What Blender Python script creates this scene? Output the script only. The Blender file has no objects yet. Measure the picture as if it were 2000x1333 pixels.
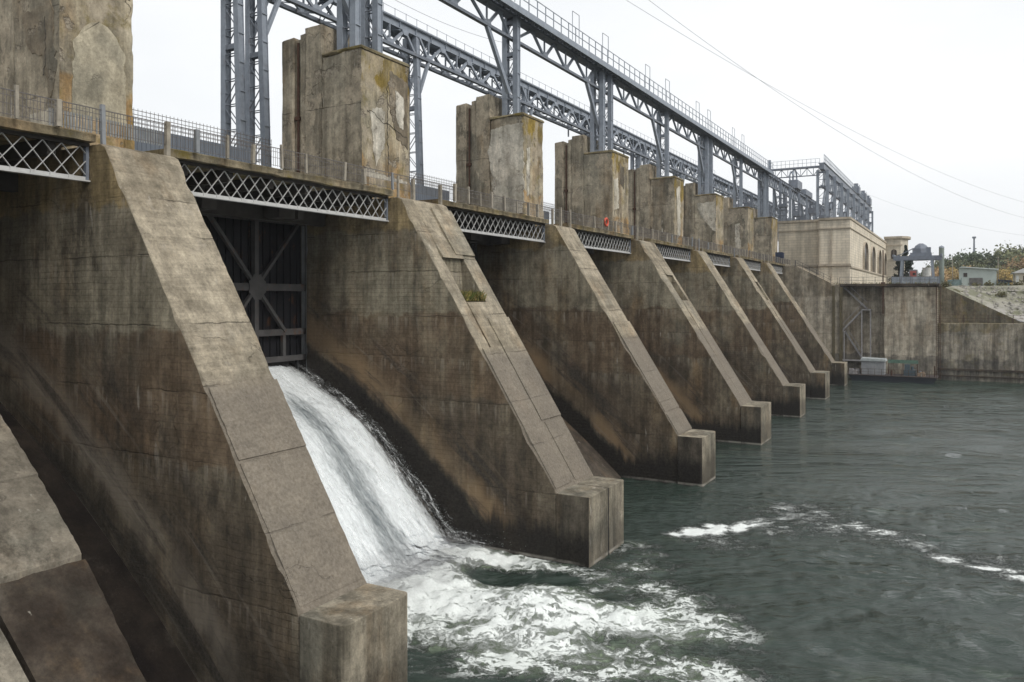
import bpy, math, random
import numpy as np
from mathutils import Vector, Matrix
random.seed(7); np.random.seed(7)
S = bpy.context.scene
COL = S.collection
R = math.radians

# ------------------------------------------------------------------ camera
TH = R(29.477); FPX = 1573.26; CAMZ = 12.0
cd = bpy.data.cameras.new("camera"); cam = bpy.data.objects.new("camera", cd); COL.objects.link(cam)
cam.location = (0, 0, CAMZ); cam.rotation_euler = (R(90), 0, TH)
cd.sensor_width = 36; cd.lens = FPX / 2000 * 36
cd.shift_y = -(666.5 - 583.6) / 2000
cd.clip_start = 0.1; cd.clip_end = 6000
S.camera = cam

# ------------------------------------------------------------------ sky and sun (overcast)
SUN_EL, SUN_AZ = R(42), R(104)          # azimuth measured from +Y towards +X
w = bpy.data.worlds.new("World"); S.world = w; w.use_nodes = True
wt = w.node_tree; wt.nodes.clear()
def wn(t): return wt.nodes.new(t)
sky = wn('ShaderNodeTexSky'); sky.sky_type = 'NISHITA'; sky.sun_disc = False
sky.sun_elevation = SUN_EL; sky.sun_rotation = SUN_AZ; sky.dust_density = 4; sky.air_density = 1.2
hs = wn('ShaderNodeHueSaturation'); hs.inputs['Saturation'].default_value = .35
tc = wn('ShaderNodeTexCoord'); mp = wn('ShaderNodeMapping'); mp.inputs['Scale'].default_value = (1, 1, 2.6)
nz = wn('ShaderNodeTexNoise'); nz.inputs['Scale'].default_value = 1.6; nz.inputs['Detail'].default_value = 5; nz.inputs['Roughness'].default_value = .5
rp = wn('ShaderNodeValToRGB'); rp.color_ramp.elements[0].position = .3; rp.color_ramp.elements[1].position = .72
rp.color_ramp.elements[0].color = (7.5, 7.8, 8.05, 1); rp.color_ramp.elements[1].color = (9.3, 9.4, 9.5, 1)
mx = wn('ShaderNodeMix'); mx.data_type = 'RGBA'; mx.inputs[0].default_value = .9
bg = wn('ShaderNodeBackground'); bg.inputs['Strength'].default_value = .1
wo = wn('ShaderNodeOutputWorld')
L = wt.links.new
L(sky.outputs[0], hs.inputs['Color']); L(hs.outputs[0], mx.inputs[6]); L(tc.outputs['Generated'], mp.inputs[0]); L(mp.outputs[0], nz.inputs['Vector'])
L(nz.outputs['Fac'], rp.inputs[0]); L(rp.outputs[0], mx.inputs[7]); L(mx.outputs[2], bg.inputs['Color']); L(bg.outputs[0], wo.inputs[0])
sd = bpy.data.lights.new("sun", 'SUN'); sd.energy = 1.5; sd.angle = R(20); sd.color = (1.0, .96, .9)
so = bpy.data.objects.new("sun", sd); COL.objects.link(so)
dv = Vector((math.sin(SUN_AZ) * math.cos(SUN_EL), math.cos(SUN_AZ) * math.cos(SUN_EL), math.sin(SUN_EL)))
so.rotation_euler = dv.to_track_quat('Z', 'Y').to_euler(); so.location = (60, 20, 80)
S.view_settings.view_transform = 'Standard'; S.view_settings.look = 'None'; S.view_settings.gamma = 1
S.view_settings.exposure = 0.3
S.cycles.max_bounces = 6; S.cycles.diffuse_bounces = 3; S.cycles.glossy_bounces = 3; S.cycles.transparent_max_bounces = 8
S.cycles.use_denoising = True

# ------------------------------------------------------------------ mesh helpers
class MB:
    def __init__(s): s.v = []; s.f = []; s.mi = []
    def add(s, vs, fs, mi=0):
        o = len(s.v); s.v += [tuple(p) for p in vs]
        for f in fs: s.f.append([i + o for i in f]); s.mi.append(mi)
    def box(s, x0, x1, y0, y1, z0, z1, mi=0):
        vs = [(x, y, z) for z in (z0, z1) for y in (y0, y1) for x in (x0, x1)]
        s.add(vs, [(0, 2, 3, 1), (4, 5, 7, 6), (0, 1, 5, 4), (2, 6, 7, 3), (0, 4, 6, 2), (1, 3, 7, 5)], mi)
    def beam(s, a, b, w, h=None, up=(0, 0, 1), mi=0):
        h = h or w; a = Vector(a); b = Vector(b); d = (b - a).normalized(); up = Vector(up)
        if abs(d.dot(up)) > .98: up = Vector((1, 0, 0))
        x = d.cross(up).normalized() * (w / 2); y = x.cross(d).normalized() * (h / 2)
        vs = [p + q for p in (a, b) for q in (-x - y, x - y, x + y, -x + y)]
        s.add(vs, [(3, 2, 1, 0), (4, 5, 6, 7), (0, 1, 5, 4), (1, 2, 6, 5), (2, 3, 7, 6), (3, 0, 4, 7)], mi)
    def tube(s, pts, r, n=6, mi=0, cap=True):
        pts = [Vector(p) for p in pts]; o = len(s.v); m = len(pts)
        for i, p in enumerate(pts):
            d = (pts[min(i + 1, m - 1)] - pts[max(i - 1, 0)]).normalized()
            u = d.cross(Vector((0, 0, 1)))
            if u.length < .05: u = d.cross(Vector((1, 0, 0)))
            u.normalize(); v = d.cross(u); rr = r[i] if isinstance(r, (list, tuple)) else r
            for k in range(n):
                a = 2 * math.pi * k / n; s.v.append(tuple(p + u * (rr * math.cos(a)) + v * (rr * math.sin(a))))
        for i in range(m - 1):
            for k in range(n):
                k2 = (k + 1) % n; s.f.append([o + i * n + k, o + i * n + k2, o + (i + 1) * n + k2, o + (i + 1) * n + k]); s.mi.append(mi)
        if cap:
            s.f.append([o + k for k in reversed(range(n))]); s.mi.append(mi)
            s.f.append([o + (m - 1) * n + k for k in range(n)]); s.mi.append(mi)
    def prism(s, poly, lo, hi, axis='y', mi=0):
        """poly: 2-D outline; extruded along axis. axis y: (x,z); x: (y,z); z: (x,y)"""
        def P(p, t): return {'y': (p[0], t, p[1]), 'x': (t, p[0], p[1]), 'z': (p[0], p[1], t)}[axis]
        n = len(poly); vs = [P(p, lo) for p in poly] + [P(p, hi) for p in poly]
        fs = [tuple(range(n)), tuple(reversed(range(n, 2 * n)))] + [(i, i + n, (i + 1) % n + n, (i + 1) % n) for i in range(n)]
        s.add(vs, fs, mi)
    def build(s, name, mats, parent=None, smooth=False, fix=True):
        me = bpy.data.meshes.new(name); me.from_pydata(s.v, [], s.f)
        if not isinstance(mats, (list, tuple)): mats = [mats]
        for m in mats: me.materials.append(m)
        if len(mats) > 1: me.polygons.foreach_set('material_index', s.mi)
        if smooth: me.polygons.foreach_set('use_smooth', [True] * len(me.polygons))
        if fix:
            import bmesh
            bm = bmesh.new(); bm.from_mesh(me); bmesh.ops.recalc_face_normals(bm, faces=bm.faces); bm.to_mesh(me); bm.free()
        me.update(); o = bpy.data.objects.new(name, me); COL.objects.link(o)
        if parent: o.parent = parent
        return o
def empty(name, loc=(0, 0, 0)):
    o = bpy.data.objects.new(name, None); COL.objects.link(o); o.empty_display_size = .3; return o
def tag(o, label=None, cat=None, group=None, kind=None):
    if label: o['label'] = label
    if cat: o['category'] = cat
    if group: o['group'] = group
    if kind: o['kind'] = kind
    return o
def copy_tree(o, parent=None):
    c = o.copy(); COL.objects.link(c); c.parent = parent
    for ch in list(o.children): copy_tree(ch, c)
    return c
def vnoise(x, y, seed=0):
    xi = np.floor(x).astype(int); yi = np.floor(y).astype(int); xf = x - xi; yf = y - yi
    def h(a, b):
        n = (a * 374761393 + b * 668265263 + seed * 974711) & 0x7fffffff
        n = ((n ^ (n >> 13)) * 1274126177) & 0x7fffffff
        return ((n ^ (n >> 16)) & 0xffff) / 65535.
    u = xf * xf * (3 - 2 * xf); v = yf * yf * (3 - 2 * yf)
    return (h(xi, yi) * (1 - u) + h(xi + 1, yi) * u) * (1 - v) + (h(xi, yi + 1) * (1 - u) + h(xi + 1, yi + 1) * u) * v
def fbm(x, y, seed=0, oct=4, gain=.5):
    x = np.asarray(x, float); y = np.asarray(y, float)
    s = 0; a = 1; t = 0
    for i in range(oct):
        s = s + a * vnoise(x * 2 ** i + 17.3 * i, y * 2 ** i + 5.1 * i, seed + i); t += a; a *= gain
    return s / t

# ------------------------------------------------------------------ materials
class NT:
    def __init__(s, name):
        s.m = bpy.data.materials.new(name); s.m.use_nodes = True; s.t = s.m.node_tree
        s.b = s.t.nodes['Principled BSDF']; s.out = s.t.nodes['Material Output']
        s.pos = s.n('ShaderNodeNewGeometry').outputs['Position']
    def n(s, t, **k):
        x = s.t.nodes.new(t)
        for a, b in k.items(): setattr(x, a, b)
        return x
    def l(s, a, b):
        if isinstance(a, (int, float)): b.default_value = a
        elif isinstance(a, tuple): b.default_value = a if len(a) == len(b.default_value) else a + (1,)
        else: s.t.links.new(a, b)
    def math(s, op, a, b=0, c=0, clamp=False):
        x = s.n('ShaderNodeMath', operation=op, use_clamp=clamp); s.l(a, x.inputs[0]); s.l(b, x.inputs[1])
        if op in ('MULTIPLY_ADD', 'SMOOTH_MIN', 'COMPARE'): s.l(c, x.inputs[2])
        return x.outputs[0]
    def mix(s, f, a, b, blend='MIX'):
        x = s.n('ShaderNodeMix', data_type='RGBA', blend_type=blend); x.clamp_factor = True
        s.l(f, x.inputs[0]); s.l(a, x.inputs[6]); s.l(b, x.inputs[7]); return x.outputs[2]
    def noise(s, vec=None, scale=1., sc=(1, 1, 1), det=5, rough=.55, dist=0, off=(0, 0, 0)):
        mp = s.n('ShaderNodeMapping'); mp.inputs['Scale'].default_value = sc; mp.inputs['Location'].default_value = off
        s.l(vec or s.pos, mp.inputs[0]); x = s.n('ShaderNodeTexNoise'); s.l(mp.outputs[0], x.inputs['Vector'])
        x.inputs['Scale'].default_value = scale; x.inputs['Detail'].default_value = det
        x.inputs['Roughness'].default_value = rough; x.inputs['Distortion'].default_value = dist
        return x.outputs['Fac']
    def ss(s, v, a, b, lo=0., hi=1.):
        x = s.n('ShaderNodeMapRange', interpolation_type='SMOOTHSTEP'); s.l(v, x.inputs[0])
        x.inputs[1].default_value = a; x.inputs[2].default_value = b; x.inputs[3].default_value = lo; x.inputs[4].default_value = hi
        return x.outputs[0]
    def lin(s, v, a, b, lo=0., hi=1.):
        x = s.n('ShaderNodeMapRange'); s.l(v, x.inputs[0])
        x.inputs[1].default_value = a; x.inputs[2].default_value = b; x.inputs[3].default_value = lo; x.inputs[4].default_value = hi
        return x.outputs[0]
    def xyz(s):
        x = s.n('ShaderNodeSeparateXYZ'); s.l(s.pos, x.inputs[0]); return x.outputs
    def bump(s, h, st=.5, dist=.05, normal=None):
        x = s.n('ShaderNodeBump'); x.inputs['Strength'].default_value = st; x.inputs['Distance'].default_value = dist
        s.l(h, x.inputs['Height'])
        if normal: s.l(normal, x.inputs['Normal'])
        return x.outputs[0]
    def fin(s, col=None, rough=None, nor=None, metal=None):
        if col is not None: s.l(col, s.b.inputs['Base Color'])
        if rough is not None: s.l(rough, s.b.inputs['Roughness'])
        if nor is not None: s.l(nor, s.b.inputs['Normal'])
        if metal is not None: s.b.inputs['Metallic'].default_value = metal
        return s.m

def concrete(name, c1, c2, ochre=.35, streak=.6, wet=False, joints=(), crack=.6, lime=.5, boards=False, moss=0, blot=.5, patch=0, off=0., spall=0, grain=1., zones=(), speck=0, plank=0, wet_shade_amt=.94, bandc=(.27, .185, .105), gt=.5):
    t = NT(name); X, Y, Z = t.xyz(); o = (off, off * 1.7, off * .6)
    n1 = t.noise(scale=.32, det=8, rough=.62, off=o)
    col = t.mix(t.ss(n1, .36, .64), c1, c2)
    # warm mineral tints
    no = t.noise(scale=.55, sc=(1, 1, .28), det=5, rough=.6, off=(9 + off, 3, 1))
    col = t.mix(t.math('MULTIPLY', t.ss(no, .5, .72), ochre), col, (.30, .185, .085))
    ng = t.noise(scale=.3, det=3, off=(31 + off, 8, 4))
    col = t.mix(t.math('MULTIPLY', t.ss(ng, .5, .7), gt), col, (.15, .15, .125))
    zw_ = t.math('MULTIPLY_ADD', t.noise(scale=.8, det=5, rough=.6, off=(2, off, 9)), 1.6, -.8); zw_ = t.math('MULTIPLY_ADD', t.noise(scale=.06, sc=(.2, 1, .1), det=1, off=(1, off, 3)), 3.2, t.math('SUBTRACT', zw_, 1.6))
    for (za, zb, zc, am) in zones:
        zz_ = t.math('ADD', Z, zw_); zm = t.math('MULTIPLY', t.ss(zz_, za - .15, za + .15), t.ss(zz_, zb + .15, zb - .15))
        col = t.mix(t.math('MULTIPLY', t.math('MULTIPLY', zm, am), t.ss(t.noise(scale=.45, sc=(1, 1, .5), det=6, rough=.6, off=(za, off, 1)), .3, .6)), col, zc)
    # vertical runs
    ns = t.noise(scale=1.5, sc=(1, 1, .07), det=7, rough=.68, off=(3, off, 0))
    run = t.ss(ns, .34, .66, 1 - streak, 1.12)
    col = t.mix(1., col, t.n_rgb(run) if hasattr(t, 'n_rgb') else run, 'MULTIPLY')
    nb = t.noise(scale=.7, sc=(1, 1, .45), det=7, rough=.7, off=(17, off + 5, 0))
    col = t.mix(t.math('MULTIPLY', t.ss(nb, .53, .68), blot), col, (.055, .048, .038))
    if patch:    # remains of lighter render
        np_ = t.noise(scale=.42, sc=(1, 1, .6), det=9, rough=.62, off=(5 + off * 2, 2, off))
        pm = t.ss(np_, .535, .56); col = t.mix(t.math('MULTIPLY', pm, patch), col, (.36, .31, .235))
    if lime:
        nl = t.noise(scale=3.2, sc=(1, 1, .16), det=3, rough=.5, off=(2, 7 + off, 0))
        nl2 = t.noise(scale=.8, det=2, off=(off, 1, 1))
        col = t.mix(t.math('MULTIPLY', t.math('MULTIPLY', t.ss(nl, .66, .74), t.ss(nl2, .5, .62)), lime), col, (.5, .47, .41))
    nm_ = t.noise(scale=1.5, sc=(1, 1, .8), det=9, rough=.74, off=(off + 3, 9, 7))
    col = t.mix(1., col, t.ss(nm_, .32, .68, .68, 1.26), 'MULTIPLY')
    nf = t.noise(scale=9, det=8, rough=.7)
    col = t.mix(1., col, t.lin(nf, .25, .75, 1 - .28 * grain, 1 + .24 * grain), 'MULTIPLY')
    npit = t.noise(scale=26, det=3, rough=.6)
    pit = t.ss(npit, .62, .72)
    col = t.mix(t.math('MULTIPLY', pit, .35 * grain), col, (.05, .045, .04))
    rough = .88; h = t.math('MULTIPLY_ADD', nf, .6, t.math('MULTIPLY', n1, .8))
    h = t.math('SUBTRACT', h, t.math('MULTIPLY', pit, .4))
    if boards:   # imprint of formwork boards
        mp = t.n('ShaderNodeCombineXYZ'); t.l(t.math('ADD', X, Y), mp.inputs[0]); t.l(t.math('MULTIPLY_ADD', t.noise(scale=.7, det=4), .16, Z), mp.inputs[1])
        bt = t.n('ShaderNodeTexBrick'); t.l(mp.outputs[0], bt.inputs['Vector'])
        for k, v in (('Scale', 1.), ('Mortar Size', .012), ('Mortar Smooth', .4), ('Brick Width', 3.7), ('Row Height', .21)): bt.inputs[k].default_value = v
        bt.inputs['Color1'].default_value = (.86, .86, .86, 1); bt.inputs['Color2'].default_value = (1.08, 1.08, 1.08, 1); bt.inputs['Mortar'].default_value = (.66, .64, .62, 1)
        bm_ = t.ss(t.noise(scale=.22, det=3, off=(4, 4, off)), .42, .64)
        col = t.mix(t.math('MULTIPLY', bm_, .8), col, t.mix(1., col, bt.outputs['Color'], 'MULTIPLY'))
        h = t.math('SUBTRACT', h, t.math('MULTIPLY', bt.outputs['Fac'], .5))
    wob = t.math('MULTIPLY_ADD', t.noise(scale=1.6, det=7, rough=.7), .22, -.11)
    for j in joints:
        dj = t.math('ABSOLUTE', t.math('SUBTRACT', t.math('ADD', Z, wob), j))
        nj = t.ss(t.noise(scale=.5, det=2, off=(j * 3, 2, 1)), .4, .58)
        jm = t.math('MULTIPLY', t.ss(dj, .028, .006), nj)
        col = t.mix(t.math('MULTIPLY', jm, .6), col, (.035, .03, .025)); h = t.math('SUBTRACT', h, jm)
        # paler drips under the joint
        dd = t.math('SUBTRACT', j, Z); dm = t.math('MULTIPLY', t.ss(dd, .0, .12), t.ss(dd, 1.1, .1))
        col = t.mix(t.math('MULTIPLY', t.math('MULTIPLY', dm, t.ss(t.noise(scale=4., sc=(1, 1, .1), det=3), .5, .66)), .4), col, (.36, .32, .26))
    if crack:
        vo = t.n('ShaderNodeTexVoronoi', feature='DISTANCE_TO_EDGE'); vo.inputs['Scale'].default_value = .3
        va = t.n('ShaderNodeVectorMath', operation='MULTIPLY_ADD'); nv = t.n('ShaderNodeTexNoise'); nv.inputs['Scale'].default_value = 1.3; nv.inputs['Detail'].default_value = 6
        t.l(t.pos, nv.inputs['Vector']); t.l(nv.outputs['Color'], va.inputs[0]); va.inputs[1].default_value = (1.3, 1.3, 1.3); t.l(t.pos, va.inputs[2])
        t.l(va.outputs[0], vo.inputs['Vector'])
        cm = t.math('MULTIPLY', t.ss(vo.outputs['Distance'], .008, .001), t.ss(t.noise(scale=.35, det=2, off=(7, off, 3)), .55, .66))
        col = t.mix(t.math('MULTIPLY', cm, crack * .75), col, (.04, .034, .028)); h = t.math('SUBTRACT', h, cm)
    if spall:
        sp = t.noise(scale=.9, det=8, rough=.6, off=(off + 11, 5, 2)); sm = t.ss(sp, .6, .63)
        col = t.mix(t.math('MULTIPLY', sm, spall), col, t.mix(t.ss(nf, .4, .6), (.13, .11, .085), (.34, .30, .24)))
        h = t.math('SUBTRACT', h, t.math('MULTIPLY', sm, 1.6))
    if plank:    # horizontal lift and board lines
        pz = t.n('ShaderNodeCombineXYZ'); t.l(Z, pz.inputs[2]); t.l(t.math('MULTIPLY', Y, .04), pz.inputs[1])
        pn = t.noise(pz.outputs[0], scale=4.2, det=6, rough=.75, off=(off, 0, 0)); col = t.mix(plank, col, t.mix(1., col, t.ss(pn, .36, .62, .62, 1.15), 'MULTIPLY')); h = t.math('MULTIPLY_ADD', pn, .5, h)
        py_ = t.noise(pz.outputs[0] if False else t.pos, scale=1.4, sc=(.08, 1.6, .08), det=4, rough=.7, off=(off, 5, 0)); col = t.mix(plank * .6, col, t.mix(1., col, t.ss(py_, .36, .55, .75, 1.08), 'MULTIPLY'))
    if speck:    # exposed aggregate
        v2 = t.n('ShaderNodeTexVoronoi'); v2.inputs['Scale'].default_value = 11; t.l(t.pos, v2.inputs['Vector'])
        sk = t.math('MULTIPLY', t.ss(v2.outputs['Distance'], .26, .16), t.ss(t.noise(scale=1.1, det=5, rough=.6, off=(3, off, 2)), .46, .62))
        zs = t.ss(Z, 9.7, 9.0); col = t.mix(t.math('MULTIPLY', t.math('MULTIPLY', sk, zs), speck), col, (.52, .48, .42)); h = t.math('MULTIPLY_ADD', sk, .6, h)
        col = t.mix(t.math('MULTIPLY', zs, .8), col, t.mix(t.ss(nf, .3, .7), (.12, .103, .083), (.20, .175, .145)))
    if moss:
        g = t.n('ShaderNodeNewGeometry'); sp_ = t.n('ShaderNodeSeparateXYZ'); t.l(g.outputs['Normal'], sp_.inputs[0])
        mm = t.noise(scale=.9, det=7, rough=.65, off=(1, off + 2, 6))
        col = t.mix(t.math('MULTIPLY', t.ss(mm, .52, .66), moss), col, (.16, .125, .03))
    if wet:
        xs = t.math('ADD', X, 32.)
        zo = t.math('SUBTRACT', 8.6, t.math('MULTIPLY', xs, t.math('MULTIPLY_ADD', xs, .017, .52)))
        big = t.noise(scale=.5, det=6, rough=.62, off=(off, 3, 8)); fl = t.noise(scale=2.2, sc=(1, 1, .12), det=5, rough=.6)
        d = t.math('SUBTRACT', t.math('SUBTRACT', Z, zo), t.math('MULTIPLY_ADD', big, 1.6, t.math('MULTIPLY_ADD', fl, .9, -1.25)))
        band = t.math('MULTIPLY', t.ss(d, 1.2, 1.7), t.ss(d, 3.6, 2.2))
        bx = t.ss(X, -17., -20.)
        col = t.mix(t.math('MULTIPLY', t.math('MULTIPLY', band, bx), t.ss(t.noise(scale=.16, det=3, off=(2, off, 1)), .36, .56, .1, .8)), col, bandc)
        up = t.math('MULTIPLY', t.math('MULTIPLY', t.ss(d, 2.2, 3.4), t.ss(d, 6.5, 4.)), .5)
        col = t.mix(up, col, t.mix(1., col, (.52, .48, .46), 'MULTIPLY'))
        fc_ = t.n('ShaderNodeCombineXYZ'); t.l(t.math('MULTIPLY', X, .16), fc_.inputs[0]); t.l(t.math('MULTIPLY', Y, .13), fc_.inputs[1]); t.l(t.math('MULTIPLY', t.math('SUBTRACT', Z, zo), .75), fc_.inputs[2])
        sp1 = t.noise(fc_.outputs[0], scale=1.2, det=8, rough=.68, dist=.6, off=(off, 4, 2))
        smk = t.math('MULTIPLY', t.ss(sp1, .49, .63), t.math('MULTIPLY', t.ss(d, 7.5, 3.), bx))
        col = t.mix(t.math('MULTIPLY', smk, .8), col, t.mix(t.ss(nf, .35, .65), (.035, .031, .028), (.075, .066, .056)))
        sp2 = t.noise(fc_.outputs[0], scale=2., sc=(.7, 1, 1.6), det=7, rough=.65, off=(off + 8, 1, 6)); col = t.mix(t.math('MULTIPLY', t.math('MULTIPLY', t.ss(sp2, .55, .7), t.ss(d, 6., 2.5)), .5), col, (.25, .225, .185))
        wm = t.math('MULTIPLY', t.ss(d, 1.75, 1.0), bx)
        zz = t.math('SUBTRACT', Z, t.math('MULTIPLY', fl, 2.6)); wm2 = t.ss(zz, .9, -.2)
        gx = t.math('MULTIPLY', t.ss(t.math('SUBTRACT', X, t.math('MULTIPLY', big, 2.2)), -28.9, -31.6), .55)  # shade under the deck toward the gate, painted with the wet tone
        wet_shade = t.math('MAXIMUM', t.math('MAXIMUM', wm, wm2), gx)
        col = t.mix(t.math('MULTIPLY', wet_shade, wet_shade_amt), col, t.mix(t.ss(nf, .35, .65), (.010, .009, .008), (.028, .025, .022)))
        rough = t.lin(wet_shade, 0, 1, .88, .5)
        # pale tide line at the waterline
        tl = t.math('MULTIPLY', t.ss(Z, .2, .12), t.ss(Z, .0, .05)); col = t.mix(t.math('MULTIPLY', t.math('MULTIPLY', tl, t.ss(big, .35, .6)), .6), col, (.40, .375, .33))
    t.b.inputs['Specular IOR Level'].default_value = .15
    return t.fin(col, rough, t.bump(h, .7, .06))

def simple(name, c, rough=.6, metal=0, var=.2, scale=3., bump=.15, rust=0, dirt=0):
    t = NT(name); n = t.noise(scale=scale, det=6, rough=.6)
    col = t.mix(1., c, t.lin(n, .25, .75, 1 - var, 1 + var), 'MULTIPLY')
    if rust:
        r = t.noise(scale=scale * 1.3, sc=(1, 1, .5), det=8, rough=.7, off=(4, 4, 4)); col = t.mix(t.math('MULTIPLY', t.ss(r, .56, .68), rust), col, (.14, .06, .025))
    if dirt:
        r = t.noise(scale=.8, sc=(1, 1, .3), det=6, rough=.65, off=(1, 9, 4)); col = t.mix(t.math('MULTIPLY', t.ss(r, .45, .7), dirt), col, (.05, .045, .035))
    t.b.inputs['Specular IOR Level'].default_value = .3
    return t.fin(col, rough, t.bump(n, bump, .02) if bump else None, metal)

M = {}
ZN_ = [(15.3, 30, (.36, .275, .145), .9), (11.1, 15.3, (.34, .305, .225), .8), (6.9, 11.1, (.17, .122, .08), .85), (-5, 6.9, (.125, .10, .072), .85)]
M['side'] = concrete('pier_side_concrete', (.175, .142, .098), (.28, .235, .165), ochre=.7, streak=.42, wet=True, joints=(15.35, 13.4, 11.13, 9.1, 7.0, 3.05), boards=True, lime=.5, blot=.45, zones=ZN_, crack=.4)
M['side_dry'] = concrete('dry_pier_side_concrete', (.16, .135, .098), (.265, .228, .168), ochre=.6, streak=.42, wet=True, wet_shade_amt=.5, bandc=(.185, .16, .13), joints=(15.35, 13.4, 11.13, 9.1, 7.0, 3.05), boards=True, lime=.45, blot=.75, zones=ZN_, crack=.4, off=2.2)
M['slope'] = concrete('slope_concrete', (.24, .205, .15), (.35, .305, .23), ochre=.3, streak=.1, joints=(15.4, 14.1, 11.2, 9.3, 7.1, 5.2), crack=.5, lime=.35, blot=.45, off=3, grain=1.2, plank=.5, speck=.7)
M['nose'] = concrete('nose_concrete', (.20, .178, .135), (.34, .30, .23), ochre=.35, streak=.45, crack=.4, lime=.6, blot=.4, wet=True, off=6, wet_shade_amt=.45)
M['nose_side'] = concrete('nose_side_concrete', (.085, .072, .056), (.16, .138, .105), ochre=.4, streak=.5, crack=.3, lime=.5, blot=.6, wet=True, off=8, gt=.15)
M['pylon'] = concrete('pylon_concrete', (.235, .205, .155), (.36, .32, .245), ochre=.4, streak=.5, joints=(22.3, 19.2), crack=.9, lime=.9, blot=.55, patch=.75, spall=.5, off=12)
M['pylon_face'] = concrete('pylon_face_concrete', (.33, .28, .19), (.47, .41, .305), ochre=.65, streak=.4, crack=1., lime=.5, blot=.5, patch=.75, spall=.8, moss=.6, off=20, zones=[(23.4, 30, (.27, .19, .04), .95), (17, 19.4, (.36, .21, .07), .8)])  # ochre and moss; base also lightened to imitate light on downstream faces
M['cap'] = concrete('mossy_concrete', (.15, .125, .07), (.26, .22, .14), ochre=.4, streak=.2, crack=.5, lime=.1, moss=.9, off=9)
M['slab'] = concrete('slab_edge_concrete', (.20, .165, .10), (.32, .265, .175), ochre=.5, streak=.4, crack=.3, moss=.8, lime=.2, off=15)
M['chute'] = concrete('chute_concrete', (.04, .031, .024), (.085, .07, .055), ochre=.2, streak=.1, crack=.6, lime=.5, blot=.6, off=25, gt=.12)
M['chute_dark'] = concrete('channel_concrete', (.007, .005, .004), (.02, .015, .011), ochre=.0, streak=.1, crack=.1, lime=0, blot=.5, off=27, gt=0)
M['chute_pale'] = concrete('chute_pale_concrete', (.17, .152, .122), (.28, .25, .20), ochre=.15, streak=.1, crack=.4, lime=.5, blot=.7, off=28)
M['wall'] = concrete('quay_concrete', (.38, .33, .255), (.54, .48, .38), ochre=.35, streak=.45, joints=(11.6, 9.8, 6.5, 3.4), crack=.4, lime=.35, blot=.3, off=33, zones=[(-3, 3.6, (.17, .155, .13), .9), (12.6, 18, (.15, .12, .075), .6)])
M['wall_dark'] = concrete('low_wall_concrete', (.25, .225, .18), (.38, .34, .275), ochre=.25, streak=.6, joints=(6.8, 4.5, 1.5), crack=.4, lime=.3, blot=.45, moss=.25, off=37, zones=[(-3, 3.2, (.14, .13, .115), .9), (7.2, 9, (.17, .13, .05), .8)])
M['post'] = simple('post_concrete', (.30, .27, .22), .9, var=.35, scale=4, dirt=.5)
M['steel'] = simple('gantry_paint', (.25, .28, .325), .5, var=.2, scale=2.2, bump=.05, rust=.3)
M['steel_dark'] = simple('gantry_steel_dark', (.17, .19, .225), .55, var=.2, scale=2.2, bump=.05, rust=.3)  # darker copy of the gantry colour for girders, chords, legs and fittings
M['lattice'] = simple('lattice_paint', (.46, .46, .45), .5, var=.12, scale=3, bump=.05, rust=.15)
M['gate'] = simple('gate_paint', (.08, .077, .077), .55, var=.3, scale=1.4, bump=.1, rust=.6)
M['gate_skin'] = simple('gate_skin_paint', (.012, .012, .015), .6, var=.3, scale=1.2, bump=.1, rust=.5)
M['guide'] = simple('guide_steel', (.22, .23, .24), .5, var=.25, scale=1.5, rust=.4)
M['rust'] = simple('rusty_iron', (.07, .035, .022), .85, var=.5, scale=6)
M['wire'] = simple('fence_wire', (.13, .12, .115), .7, var=.3, scale=8, bump=0)
M['picket'] = simple('picket_paint', (.27, .28, .28), .6, var=.3, scale=3, rust=.4)
M['panel'] = simple('fence_panel_paint', (.13, .15, .18), .55, var=.15, scale=1, rust=.15)
M['dark'] = simple('dark_shaded_concrete', (.05, .045, .04), .9, var=.4, scale=1.2)  # near-black tone has the shade below the deck painted in

# ------------------------------------------------------------------ dimensions (metres, X downstream, Y along the dam)
A = [0.0, 16.75, 32.95, 50.62, 67.29, 84.92, 101.52, 118.66, 135.0]
B = [2.95, 19.65, 37.12, 53.72, 71.18, 88.02, 105.02, 121.76, 139.0]
ZD = 17.2
def zo(x): u = x + 32; return 8.6 - .52 * u - .017 * u * u

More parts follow.
